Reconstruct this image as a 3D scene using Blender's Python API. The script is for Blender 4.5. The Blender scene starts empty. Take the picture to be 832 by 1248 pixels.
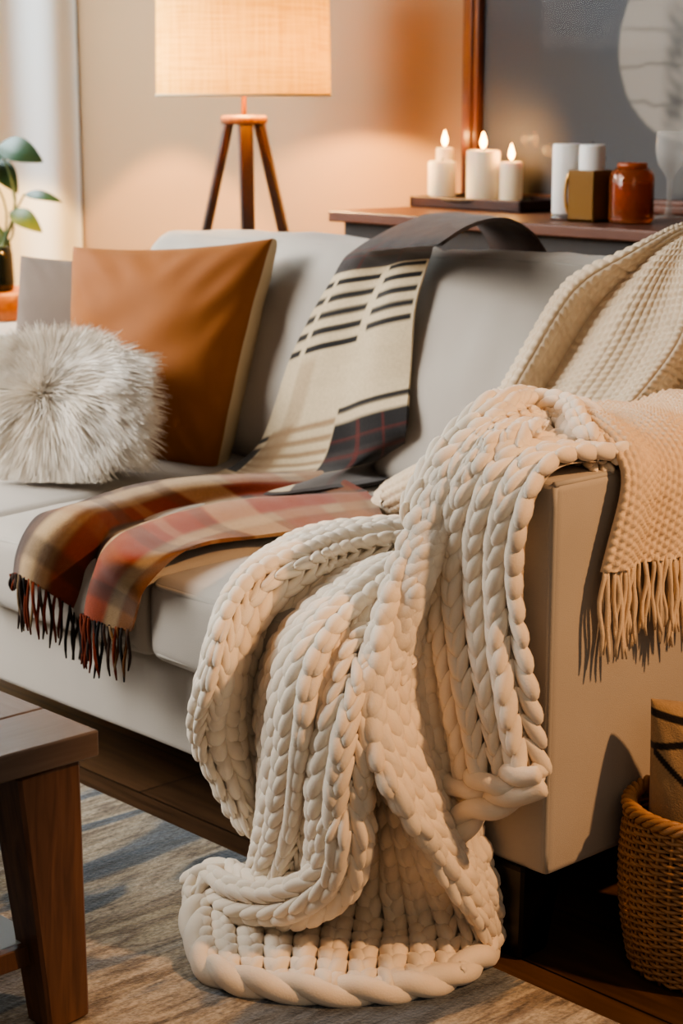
import bpy, math, random
import numpy as np
random.seed(7); rng = np.random.default_rng(7)
scn = bpy.context.scene
COL = scn.collection
PI = math.pi

# ------------------------------------------------------------------ camera
F, YAW, PITCH = 2270.2466, 0.81717, 0.216938
CAM = np.array([1.42261, -1.68883, 1.08889])
W_ = np.array([-math.sin(YAW)*math.cos(PITCH), math.cos(YAW)*math.cos(PITCH), -math.sin(PITCH)])
R_ = np.array([math.cos(YAW), math.sin(YAW), 0.0])
D_ = np.cross(W_, R_)
def ray(x, y): return W_ + R_*(x-416)/F + D_*(y-624)/F
def onz(x, y, Z): q = ray(x, y); return CAM + q*(Z-CAM[2])/q[2]
def ony(x, y, Y): q = ray(x, y); return CAM + q*(Y-CAM[1])/q[1]
def onx(x, y, X): q = ray(x, y); return CAM + q*(X-CAM[0])/q[0]
def onp(x, y, P, N):
    q = ray(x, y); P = np.array(P, float); N = np.array(N, float)
    return CAM + q*((P-CAM) @ N)/(q @ N)
def at(x, y, D): return CAM + ray(x, y)*D
def KP(p):
    """key point: (px,py,'z'|'y'|'x',value) -> world point on that real plane"""
    x, y, k, v = p
    return {'z': onz, 'y': ony, 'x': onx, 'd': at}[k](x, y, v)

from mathutils import Matrix, Vector
cam_d = bpy.data.cameras.new('camera'); cam = bpy.data.objects.new('camera', cam_d); COL.objects.link(cam)
cam.matrix_world = Matrix(((R_[0], -D_[0], -W_[0], CAM[0]), (R_[1], -D_[1], -W_[1], CAM[1]),
                           (R_[2], -D_[2], -W_[2], CAM[2]), (0, 0, 0, 1)))
cam_d.sensor_fit = 'VERTICAL'; cam_d.sensor_height = 36; cam_d.lens = F/1248*36
cam_d.clip_start = 0.05
cam_d.dof.use_dof = True; cam_d.dof.focus_distance = 2.42; cam_d.dof.aperture_fstop = 6.0
scn.camera = cam
scn.view_settings.view_transform = 'AgX'
scn.view_settings.look = 'AgX - Medium High Contrast'
scn.view_settings.exposure = 0.26

# ------------------------------------------------------------------ helpers
def lin(h):
    h = h.lstrip('#'); o = []
    for i in (0, 2, 4):
        c = int(h[i:i+2], 16)/255
        o.append(c/12.92 if c <= .04045 else ((c+.055)/1.055)**2.4)
    return np.array(o)

class MB:
    def __init__(s): s.v = []; s.f = []; s.c = []; s.n = 0; s.m = []
    def add(s, V, Fc, col=None, mi=0):
        V = np.asarray(V, float).reshape(-1, 3)
        s.v.append(V)
        s.f += [tuple(i+s.n for i in f) for f in Fc]
        s.m += [mi]*len(Fc)
        if col is None: col = np.ones((len(V), 3))
        col = np.asarray(col, float)
        if col.ndim == 1: col = np.tile(col, (len(V), 1))
        s.c.append(col); s.n += len(V)
        return s
    def build(s, name, m, parent=None, smooth=True, color=False, origin=None):
        me = bpy.data.meshes.new(name)
        V = np.concatenate(s.v)
        off = np.zeros(3)
        o = bpy.data.objects.new(name, me)
        if parent is not None:
            off = np.array(parent.matrix_world.translation) if parent.parent is None else np.array(parent['_w'])
            o.parent = parent
        else:
            if origin is None: origin = (*((V.min(0)+V.max(0))/2)[:2], V[:, 2].min())
            off = np.array(origin, float); o.location = off
        o['_w'] = [float(q) for q in off]
        me.from_pydata((V-off).tolist(), [], s.f)
        if smooth: me.polygons.foreach_set('use_smooth', [True]*len(me.polygons))
        ms = m if isinstance(m, (list, tuple)) else [m]
        for q in ms: me.materials.append(q)
        if len(ms) > 1: me.polygons.foreach_set('material_index', s.m)
        if color:
            C4 = np.concatenate([np.concatenate(s.c), np.ones((s.n, 1))], 1)
            a = me.color_attributes.new('Col', 'FLOAT_COLOR', 'POINT')
            a.data.foreach_set('color', C4.astype(np.float32).ravel())
        me.update()
        COL.objects.link(o)
        return o

def tag(o, label=None, cat=None, group=None, kind=None):
    if label: o['label'] = label
    if cat: o['category'] = cat
    if group: o['group'] = group
    if kind: o['kind'] = kind
    return o
def thing(name, loc, label, cat, group=None):
    o = bpy.data.objects.new(name, None); COL.objects.link(o)
    o.location = loc; o.empty_display_size = .05
    o.matrix_world = Matrix.Translation(Vector([float(q) for q in loc]))
    return tag(o, label, cat, group)

def grid_faces(n, m, wu=False, wv=False, flip=False):
    """n rows (first index) x m cols"""
    fs = []
    for i in range(n if wu else n-1):
        i2 = (i+1) % n
        for j in range(m if wv else m-1):
            j2 = (j+1) % m
            q = (i*m+j, i2*m+j, i2*m+j2, i*m+j2)
            fs.append(q[::-1] if flip else q)
    return fs
def nrm(a): return a/np.maximum(np.linalg.norm(a, axis=-1, keepdims=True), 1e-9)

def cspline(t, P, tq):
    t = np.asarray(t, float); P = np.asarray(P, float); n = len(t)
    if n == 2:
        s = ((tq-t[0])/(t[1]-t[0]))
        s = s.reshape((-1,)+(1,)*(P.ndim-1)); return P[0]*(1-s)+P[1]*s
    shp = P.shape; P = P.reshape(n, -1); h = np.diff(t)
    A = np.zeros((n, n)); B = np.zeros_like(P); A[0, 0] = A[-1, -1] = 1
    for i in range(1, n-1):
        A[i, i-1] = h[i-1]; A[i, i] = 2*(h[i-1]+h[i]); A[i, i+1] = h[i]
        B[i] = 6*((P[i+1]-P[i])/h[i]-(P[i]-P[i-1])/h[i-1])
    M = np.linalg.solve(A, B)
    tq = np.asarray(tq, float)
    k = np.clip(np.searchsorted(t, tq, side='right')-1, 0, n-2)
    hh = h[k][:, None]; a = (t[k+1]-tq)[:, None]; b = (tq-t[k])[:, None]
    S = M[k]*a**3/(6*hh)+M[k+1]*b**3/(6*hh)+(P[k]/hh-M[k]*hh/6)*a+(P[k+1]/hh-M[k+1]*hh/6)*b
    return S.reshape((len(tq),)+shp[1:])
def resample(P, n):
    P = np.asarray(P, float)
    t = np.concatenate([[0], np.cumsum(np.linalg.norm(np.diff(P, axis=0), axis=1))])
    Q = cspline(t, P, np.linspace(0, t[-1], max(n*3, 60)))
    s = np.concatenate([[0], np.cumsum(np.linalg.norm(np.diff(Q, axis=0), axis=1))])
    ts = np.linspace(0, s[-1], n)
    return np.stack([np.interp(ts, s, Q[:, k]) for k in range(3)], 1)
def frames(P, ref=(0, 0, 1), closed=False):
    P = np.asarray(P, float)
    if closed: T = nrm(np.roll(P, -1, 0)-np.roll(P, 1, 0))
    else: T = nrm(np.gradient(P, axis=0))
    A = np.zeros_like(T); r = np.array(ref, float)
    a = r-T[0]*(r @ T[0])
    if np.linalg.norm(a) < .1: r = np.array([0.31, .9, .2]); a = r-T[0]*(r @ T[0])
    for i in range(len(T)):
        a = a-T[i]*(a @ T[i]); a = a/max(np.linalg.norm(a), 1e-9); A[i] = a
    return T, A, np.cross(T, A)
def tube(mb, P, r, seg=8, closed=False, caps=True, flat=1.0, ref=(0, 0, 1), col=None, mi=0):
    P = np.asarray(P, float); n = len(P)
    T, A, B = frames(P, ref, closed)
    r = np.broadcast_to(np.asarray(r, float), (n,))
    th = np.arange(seg)/seg*2*PI
    V = P[:, None]+(A[:, None]*np.cos(th)[None, :, None]+flat*B[:, None]*np.sin(th)[None, :, None])*r[:, None, None]
    fs = grid_faces(n, seg, closed, True)
    if caps and not closed: fs += [tuple(range(seg)), tuple(range((n-1)*seg, n*seg))[::-1]]
    mb.add(V.reshape(-1, 3), fs, col, mi); return mb
def lathe(mb, prof, c=(0, 0, 0), seg=40, cap=True, sq=1.0, col=None, mi=0, wob=None):
    prof = np.asarray(prof, float); th = np.arange(seg)/seg*2*PI; n = len(prof)
    V = np.zeros((n, seg, 3))
    V[..., 0] = prof[:, 0:1]*np.cos(th); V[..., 1] = prof[:, 0:1]*np.sin(th)*sq; V[..., 2] = prof[:, 1:2]
    V = V+np.array(c, float)
    fs = grid_faces(n, seg, False, True, flip=True)
    if cap: fs += [tuple(range(seg))[::-1], tuple(range((n-1)*seg, n*seg))]
    mb.add(V.reshape(-1, 3), fs, col, mi); return mb
def rbox(mb, lo, hi, r=.01, N=7, puff=(0, 0, 0), fn=None, col=None, mi=0, seg=3):
    """rounded, optionally puffed box; puff = outward bulge on x,y,z faces"""
    lo = np.array(lo, float); hi = np.array(hi, float); c = (lo+hi)/2; h = (hi-lo)/2
    r = min(r, *(h*.99))
    def line(hk):
        inner = np.linspace(-(hk-r), hk-r, N)
        e = [hk-r+r*math.sin(PI/2*k/seg) for k in range(1, seg+1)]
        e = [hk-r+r*math.tan(PI/4*k/seg) for k in range(1, seg+1)]
        return np.concatenate([[-q for q in e[::-1]], inner, e])
    L = [line(h[k]) for k in range(3)]
    for ax in range(3):
        u, v = (ax+1) % 3, (ax+2) % 3
        for sgn in (-1, 1):
            U, V2 = np.meshgrid(L[u], L[v], indexing='ij')
            P = np.zeros(U.shape+(3,)); P[..., u] = U; P[..., v] = V2; P[..., ax] = sgn*h[ax]
            I = np.clip(P, -(h-r), h-r); dlt = P-I
            P = I+nrm(dlt)*r
            q = P/h
            for k in range(3):
                a, b = (k+1) % 3, (k+2) % 3
                P[..., k] += puff[k]*np.sign(q[..., k])*np.abs(q[..., k])**2*np.clip(1-q[..., a]**2, 0, 1)**.7*np.clip(1-q[..., b]**2, 0, 1)**.7
            P = P+c
            if fn is not None: P = fn(P)
            n, m = U.shape
            mb.add(P.reshape(-1, 3), grid_faces(n, m, flip=sgn < 0), col, mi)
    return mb
def bar(mb, a, b, w, h, up=(0, 0, 1), w2=None, h2=None, col=None, bev=.004):
    """tapered bevelled bar from a to b"""
    a = np.array(a, float); b = np.array(b, float); t = nrm(b-a); up = np.array(up, float)
    s = nrm(np.cross(t, up)); u = np.cross(s, t); w2 = w2 or w; h2 = h2 or h
    rings = []
    for p, ww, hh, ins in ((a, w, h, bev), (a+t*bev, w, h, 0), (b-t*bev, w2, h2, 0), (b, w2, h2, bev)):
        x, y = ww/2-ins, hh/2-ins; k = bev
        rings.append([p+s*X+u*Y for X, Y in ((x, -y+k), (x, y-k), (x-k, y), (-x+k, y), (-x, y-k), (-x, -y+k), (-x+k, -y), (x-k, -y))])
    V = np.array(rings); fs = grid_faces(4, 8, False, True)+[tuple(range(8)), tuple(range(24, 32))[::-1]]
    mb.add(V.reshape(-1, 3), fs, col); return mb
def snoise(P, f=1.0, seed=0):
    """cheap smooth pseudo-noise"""
    r = np.random.default_rng(seed); P = np.asarray(P, float)*f; o = 0
    for k in range(6):
        d = r.normal(size=3)*(0.7+.35*k); o = o+np.sin(P @ d+r.uniform(0, 6.28))/(1+.35*k)
    return o/3

# ------------------------------------------------------------------ materials
def mat(name, color='#808080', rough=.6, metal=0, bump=0, bscale=200, var=0, vscale=8, sheen=0, stretch=(1, 1, 1),
        vcol=False, trans=0, ior=1.45, sss=0, emit=None, estr=0, spec=.5, coat=0, tint=None, detail=4, sheencol=None):
    m = bpy.data.materials.new(name); m.use_nodes = True
    nt = m.node_tree; N = nt.nodes; Lk = nt.links
    b = N['Principled BSDF']
    c = lin(color) if isinstance(color, str) else np.array(color)
    b.inputs['Base Color'].default_value = (*c, 1); b.inputs['Roughness'].default_value = rough
    b.inputs['Metallic'].default_value = metal; b.inputs['Specular IOR Level'].default_value = spec
    b.inputs['IOR'].default_value = ior; b.inputs['Transmission Weight'].default_value = trans
    b.inputs['Coat Weight'].default_value = coat
    if sss:
        b.inputs['Subsurface Weight'].default_value = sss; b.inputs['Subsurface Radius'].default_value = (.02, .012, .008)
        b.inputs['Subsurface Scale'].default_value = .5
    if sheen:
        b.inputs['Sheen Weight'].default_value = sheen; b.inputs['Sheen Roughness'].default_value = .5
        if sheencol: b.inputs['Sheen Tint'].default_value = (*lin(sheencol), 1)
    if emit:
        b.inputs['Emission Color'].default_value = (*lin(emit), 1); b.inputs['Emission Strength'].default_value = estr
    tc = N.new('ShaderNodeTexCoord'); mp = N.new('ShaderNodeMapping'); mp.inputs['Scale'].default_value = stretch
    Lk.new(tc.outputs['Object'], mp.inputs['Vector'])
    src = None
    if vcol:
        a = N.new('ShaderNodeAttribute'); a.attribute_name = 'Col'; src = a.outputs['Color']
        Lk.new(src, b.inputs['Base Color'])
    if var:
        nz = N.new('ShaderNodeTexNoise'); nz.inputs['Scale'].default_value = vscale; nz.inputs['Detail'].default_value = detail
        Lk.new(mp.outputs[0], nz.inputs['Vector'])
        mr = N.new('ShaderNodeMapRange'); mr.inputs[1].default_value = .25; mr.inputs[2].default_value = .75
        mr.inputs[3].default_value = 1-var; mr.inputs[4].default_value = 1+var*.6
        Lk.new(nz.outputs['Fac'], mr.inputs[0])
        mx = N.new('ShaderNodeMix'); mx.data_type = 'RGBA'; mx.blend_type = 'MULTIPLY'; mx.inputs[0].default_value = 1
        if src is not None: Lk.new(src, mx.inputs[6])
        else: mx.inputs[6].default_value = (*c, 1)
        Lk.new(mr.outputs[0], mx.inputs[7]); Lk.new(mx.outputs[2], b.inputs['Base Color'])
    if bump:
        n2 = N.new('ShaderNodeTexNoise'); n2.inputs['Scale'].default_value = bscale; n2.inputs['Detail'].default_value = 3
        Lk.new(mp.outputs[0], n2.inputs['Vector'])
        bp = N.new('ShaderNodeBump'); bp.inputs['Strength'].default_value = bump; bp.inputs['Distance'].default_value = .002
        Lk.new(n2.outputs['Fac'], bp.inputs['Height']); Lk.new(bp.outputs[0], b.inputs['Normal'])
    return m
def wood(name, c1, c2, axis=0, rough=.45, scale=6, coat=0, bump=.15):
    m = mat(name, c1, rough, coat=coat); nt = m.node_tree; N = nt.nodes; Lk = nt.links; b = N['Principled BSDF']
    mp = [n for n in N if n.type == 'MAPPING'][0]
    st = [14, 14, 14]; st[axis] = 1.0; mp.inputs['Scale'].default_value = st
    nz = N.new('ShaderNodeTexNoise'); nz.inputs['Scale'].default_value = scale; nz.inputs['Detail'].default_value = 7
    nz.inputs['Distortion'].default_value = .8
    Lk.new(mp.outputs[0], nz.inputs['Vector'])
    cr = N.new('ShaderNodeValToRGB'); cr.color_ramp.elements[0].position = .3; cr.color_ramp.elements[1].position = .72
    cr.color_ramp.elements[0].color = (*lin(c2), 1); cr.color_ramp.elements[1].color = (*lin(c1), 1)
    Lk.new(nz.outputs['Fac'], cr.inputs[0]); Lk.new(cr.outputs[0], b.inputs['Base Color'])
    bp = N.new('ShaderNodeBump'); bp.inputs['Strength'].default_value = bump; bp.inputs['Distance'].default_value = .001
    Lk.new(nz.outputs['Fac'], bp.inputs['Height']); Lk.new(bp.outputs[0], b.inputs['Normal'])
    return m

M = {}
M['sofa'] = mat('sofa_linen', '#b0a89d', .9, bump=.35, bscale=900, var=.07, vscale=5, sheen=.25)
M['piping'] = mat('sofa_piping', '#aca69c', .9, bump=.3, bscale=900)
M['black'] = mat('black_lacquer', '#0c0a09', .35)
M['chunky'] = mat('chunky_wool', '#ebddc9', .95, bump=.25, bscale=420, var=.05, vscale=30, sheen=.35, sss=.12)
M['waffle'] = mat('waffle_wool', '#dcc6a8', .95, bump=.5, bscale=600, var=.08, vscale=40, sheen=.3, sss=.06)
M['plaid'] = mat('plaid_wool', '#ffffff', .95, bump=.5, bscale=500, var=.10, vscale=160, vcol=True, sheen=.2)
M['fringe_dark'] = mat('fringe_dark', '#ffffff', .95, vcol=True)
M['velvet'] = mat('ochre_velvet', '#8c5424', .75, bump=.1, bscale=500, var=.15, vscale=9, sheen=.3, sheencol='#d09a58')
M['linen'] = mat('cream_linen', '#cdb896', .9, bump=.3, bscale=700)
M['grey_cush'] = mat('taupe_linen', '#74675d', .95, bump=.4, bscale=700, var=.08, vscale=20)
M['fur'] = mat('fur', '#e6dccd', .8, vcol=True, sheen=.3)
M['wall'] = mat('wall_paint', '#96785a', .85, bump=.1, bscale=60, var=.03, vscale=2)
M['wall_white'] = mat('white_paint', '#dfe3e4', .8)
M['curtain'] = mat('white_sheer', '#e6ebec', .9, bump=.1, bscale=300)
M['walnut'] = wood('walnut', '#785642', '#543c2e', axis=2)
M['walnut_top'] = wood('walnut_top', '#77685e', '#6a5a50', axis=0, rough=.35)
M['walnut_end'] = wood('walnut_end', '#77685e', '#6a5a50', axis=1, rough=.35)
M['dark_wood'] = wood('dark_wood', '#3a2218', '#24140e', axis=2, rough=.4)
M['sideboard_top'] = wood('sideboard_top', '#6b4637', '#543427', axis=0, rough=.4)
M['sideboard'] = mat('sideboard_body', '#2b2522', .5)
M['frame'] = wood('frame_wood', '#6f3d22', '#4c2612', axis=2, rough=.35, coat=.3)
M['brass'] = mat('brass', '#c89a5a', .3, metal=1)
M['wax'] = mat('ivory_wax', '#ecdcc0', .5, sss=.5, emit='#ffc890', estr=.12)  # faint emission stands in for flame light glowing through the wax
M['wax_w'] = mat('white_wax', '#e6e2dc', .5, sss=.4)
M['wick'] = mat('wick', '#20160f', .9)
M['flame'] = mat('flame', '#ffcf80', .5, emit='#ffb45a', estr=30)
M['amber'] = mat('amber_glass', '#e8935a', .08, trans=.9, ior=1.45)
M['amber_in'] = mat('amber_inner', '#8a421c', .4, emit='#c8561a', estr=.06)  # warm glow put into the jar's wax and lid by weak emission
M['smoke'] = mat('gold_smoked_glass', '#8f6630', .25, trans=.35)
M['glass'] = mat('clear_glass', '#f4f4f2', .03, trans=1.0, ior=1.45)
M['dark_glass'] = mat('dark_glass', '#1c211d', .08, trans=.3)
M['tray'] = wood('tray_wood', '#3b211a', '#28140f', axis=0, rough=.35)
M['leaf'] = mat('leaf', '#20361a', .4, var=.35, vscale=14)
M['leaf2'] = mat('leaf_yellowgreen', '#4d5814', .45, var=.25, vscale=14)
M['stem'] = mat('stem', '#4e5a34', .6)
M['tan_wood'] = wood('tan_wood', '#a8612c', '#874818', axis=0)
def thin_glass(name, ior=1.45, tint=.93):
    g = bpy.data.materials.new(name); g.use_nodes = True; nt = g.node_tree; nt.nodes.remove(nt.nodes['Principled BSDF'])
    a = nt.nodes.new('ShaderNodeBsdfTransparent'); a.inputs[0].default_value = (tint, tint, tint, 1)
    b = nt.nodes.new('ShaderNodeBsdfGlossy'); b.inputs['Roughness'].default_value = .03
    f = nt.nodes.new('ShaderNodeFresnel'); f.inputs[0].default_value = ior; m = nt.nodes.new('ShaderNodeMixShader')
    nt.links.new(f.outputs[0], m.inputs[0]); nt.links.new(a.outputs[0], m.inputs[1]); nt.links.new(b.outputs[0], m.inputs[2]); nt.links.new(m.outputs[0], nt.nodes['Material Output'].inputs[0])
    return g
M['thin_glass'] = mat('goblet_glass', '#d8d4cc', .15, spec=.4)
_b = M['thin_glass'].node_tree.nodes['Principled BSDF']; _b.inputs['Alpha'].default_value = .32
M['white_lac'] = mat('white_lacquer', '#d9dada', .4)
M['shelf_white'] = mat('shelf_white', '#b9bdc0', .35)
M['bulb'] = mat('bulb', '#ffe2b0', .4, emit='#ffc878', estr=2000)

# -- knit-like helpers -------------------------------------------------
class Sheet:
    """smooth surface through key lines; each key line runs down the cloth"""
    def __init__(s, lines, NV=90, NU=None, out=None, common=False, sm=0):
        lines = [[KP(p) if len(p) == 4 else np.array(p, float) for p in l] for l in lines]
        if common:
            Q = np.array(lines); sl = np.linalg.norm(np.diff(Q, axis=1), axis=2).mean(0)
            tk = np.concatenate([[0], np.cumsum(sl)]); s.kt = tk/tk[-1]
            L = np.array([cspline(tk, q, np.linspace(0, tk[-1], NV)) for q in Q])
        else: L = np.array([resample(l, NV) for l in lines])
        d = np.linalg.norm(np.diff(L, axis=0), axis=2)
        mid = np.median(d, axis=1); t = np.concatenate([[0], np.cumsum(np.maximum(mid, .004))])
        s.width = t[-1]; NU = NU or max(8, int(t[-1]/.008))
        s.G = cspline(t, L, np.linspace(0, t[-1], NU)); s.NU, s.NV = NU, NV
        for _ in range(sm):
            G = s.G; g = G.copy()
            g[1:-1, 1:-1] = .5*G[1:-1, 1:-1]+.125*(G[2:, 1:-1]+G[:-2, 1:-1]+G[1:-1, 2:]+G[1:-1, :-2])
            for e in (0, -1): g[e, 1:-1] = .5*G[e, 1:-1]+.25*(G[e, 2:]+G[e, :-2])
            s.G = g
        du = np.gradient(s.G, axis=0); dv = np.gradient(s.G, axis=1)
        n = nrm(np.cross(du, dv))
        o = np.array(out if out is not None else (.5, -.6, .6), float)
        if (n @ o).mean() < 0: n = -n
        s.N = n
    def samp(s, A, fu, fv):
        x = np.clip(fu, 0, 1)*(s.NU-1); y = np.clip(fv, 0, 1)*(s.NV-1)
        i = np.minimum(x.astype(int), s.NU-2); j = np.minimum(y.astype(int), s.NV-2)
        a = (x-i)[:, None]; b = (y-j)[:, None]
        return (A[i, j]*(1-a)*(1-b)+A[i+1, j]*a*(1-b)+A[i, j+1]*(1-a)*b+A[i+1, j+1]*a*b)
    def base(s, mb, off=0.0, col=None):
        V = s.G+s.N*off
        mb.add(V.reshape(-1, 3), grid_faces(s.NU, s.NV), col)

_t = np.sin(np.linspace(-PI/2, PI/2, 9)); _th = np.arange(10)/10*2*PI
def leaf(mb, c, a, s, n, L, Wd, H, bend=0.0):
    """one plump teardrop loop of yarn"""
    prof = np.clip(1-np.abs(_t)**2.0, 0, 1)**.5*(1+.24*_t-.06*_t**2)
    cen = c+a[None]*(_t*L/2)[:, None]+s[None]*(bend*(1-_t**2))[:, None]
    V = cen[:, None]+(s[None, None]*np.cos(_th)[None, :, None]*Wd/2+n[None, None]*np.sin(_th)[None, :, None]*H/2)*prof[:, None, None]
    mb.add(V.reshape(-1, 3), _lf)
_lf = grid_faces(9, 10, False, True)
def knit(mb, sh, w=.048, pitch=.036, H=.030, lift=.003, cols=None, flare=.33, v0=0.0, v1=1.0, tilt=.15):
    n = cols or max(1, int(round(sh.width/w)))
    for j in range(n):
        fu = (j+.5)/n
        fv = np.linspace(v0, v1, 240)
        C = sh.samp(sh.G, np.full(240, fu), fv)
        s = np.concatenate([[0], np.cumsum(np.linalg.norm(np.diff(C, axis=0), axis=1))])
        k = max(2, int(round(s[-1]/pitch))); ph = rng.uniform(-.25, .25)
        for i in range(k):
            f = np.interp((i+.5+ph*.5)*s[-1]/k, s, fv)
            A1 = np.array([f]); U = np.array([fu])
            p0 = sh.samp(sh.G, U, A1)[0]; nn = nrm(sh.samp(sh.N, U, A1)[0])
            e = .35/n
            l = sh.samp(sh.G, U-e, A1)[0]; r = sh.samp(sh.G, U+e, A1)[0]
            t1 = sh.samp(sh.G, U, A1+.012)[0]-sh.samp(sh.G, U, A1-.012)[0]
            tv = nrm(t1); sv = r-l; lw = np.linalg.norm(sv)/.7
            sv = nrm(sv-tv*(sv @ tv)); nn = nrm(np.cross(sv, tv)) if nn @ np.cross(sv, tv) > 0 else nrm(np.cross(tv, sv))
            ww = np.clip(lw, .012, w*1.4); hh = H*np.clip(ww/w, .55, 1.1)
            pl = s[-1]/k
            for sg in (-1, 1):
                q = sh.samp(sh.G, U+sg*.25/n, A1)[0]
                qn = nrm(sh.samp(sh.N, U+sg*.25/n, A1)[0])
                jit = rng.uniform(-.12, .12)
                a = nrm(tv+sv*sg*(flare+jit*.4)+qn*tilt)
                b = nrm(np.cross(qn, a)); m = nrm(np.cross(a, b))
                sc = 1+rng.uniform(-.08, .08)
                leaf(mb, q+qn*lift, a, b, m, pl*1.78*sc, ww*.60*sc, hh*sc, bend=sg*.0028*np.sign(b @ sv))
def rope(mb, pts, r=.02, cols=3, pitch=.036, out=None, n=60, w=None, H=None, flat=1.0, taper=True, flare=.22, tilt=.03):
    P = resample([KP(p) if len(p) == 4 else np.array(p, float) for p in pts], n)
    T, A, B = frames(P)
    rr = np.full(n, r)
    if taper:
        e = np.minimum(np.arange(n), np.arange(n)[::-1])/(n*.07); rr = r*np.sqrt(np.clip(1-(1-np.clip(e, 0, 1))**2, .12, 1))
    sh = Sheet.__new__(Sheet); sh.NU = 25; sh.NV = n; th = np.linspace(0, 2*PI, 25)
    N = A[None]*np.cos(th)[:, None, None]+B[None]*np.sin(th)[:, None, None]*flat
    sh.G = P[None]+N*rr[None, :, None]; sh.N = nrm(N); sh.width = 2*PI*r
    mb.add((P[None]+N*(rr[None, :, None]*.9)).reshape(-1, 3), grid_faces(25, n))
    for e in (0, n-1):
        mb.add(P[None, e]+N[:-1, e]*rr[e]*.9, [tuple(range(24))])
    knit(mb, sh, pitch=pitch, cols=cols, H=H or r*1.1, lift=0, w=w or 2*PI*r/cols, flare=flare, tilt=tilt)

# ------------------------------------------------------------------ room
def struct(name, mb, m, smooth=False):
    return tag(mb.build(name, m, smooth=smooth), kind='structure')
ZS, YS, YB, HB = .4153, -.1025, -.0538, .1351
WY = 1.63; WX = -3.28
mb = MB(); rbox(mb, (WX-.1, WY, 0), (2.6, WY+.1, 2.7), .002, 2); struct('wall_back', mb, M['wall'])
mb = MB(); rbox(mb, (WX-.1, -3.5, 0), (WX, WY, 2.7), .002, 2); struct('wall_left', mb, M['wall_white'])
mb = MB(); rbox(mb, (WX, WY-.016, 0), (2.6, WY, .1), .004, 2); struct('baseboard_back', mb, M['wall_white'])

def floor_mat():
    m = mat('floor_planks', '#33261d', .38); nt = m.node_tree; N = nt.nodes; Lk = nt.links; b = N['Principled BSDF']
    tc = [n for n in N if n.type == 'TEX_COORD'][0]
    mp = [n for n in N if n.type == 'MAPPING'][0]; mp.inputs['Rotation'].default_value = (0, 0, 0)
    br = N.new('ShaderNodeTexBrick'); br.inputs['Scale'].default_value = 1; br.offset = .37
    br.inputs['Brick Width'].default_value = 1.3; br.inputs['Row Height'].default_value = .15; br.inputs['Mortar Size'].default_value = .0018
    br.inputs['Color1'].default_value = (*lin('#60462f'), 1); br.inputs['Color2'].default_value = (*lin('#4a3524'), 1)
    br.inputs['Mortar'].default_value = (*lin('#120c08'), 1)
    Lk.new(mp.outputs[0], br.inputs['Vector'])
    mp2 = N.new('ShaderNodeMapping'); mp2.inputs['Scale'].default_value = (1.2, 16, 1); Lk.new(tc.outputs['Object'], mp2.inputs['Vector'])
    nz = N.new('ShaderNodeTexNoise'); nz.inputs['Scale'].default_value = 5; nz.inputs['Detail'].default_value = 8
    Lk.new(mp2.outputs[0], nz.inputs['Vector'])
    mr = N.new('ShaderNodeMapRange'); mr.inputs[1].default_value = .3; mr.inputs[2].default_value = .7; mr.inputs[3].default_value = .6; mr.inputs[4].default_value = 1.25
    Lk.new(nz.outputs['Fac'], mr.inputs[0])
    mx = N.new('ShaderNodeMix'); mx.data_type = 'RGBA'; mx.blend_type = 'MULTIPLY'; mx.inputs[0].default_value = 1
    Lk.new(br.outputs['Color'], mx.inputs[6]); Lk.new(mr.outputs[0], mx.inputs[7]); Lk.new(mx.outputs[2], b.inputs['Base Color'])
    return m
mb = MB(); rbox(mb, (WX-.1, -3.5, -.05), (2.6, WY+.1, 0), .001, 2); struct('floor', mb, floor_mat())

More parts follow.
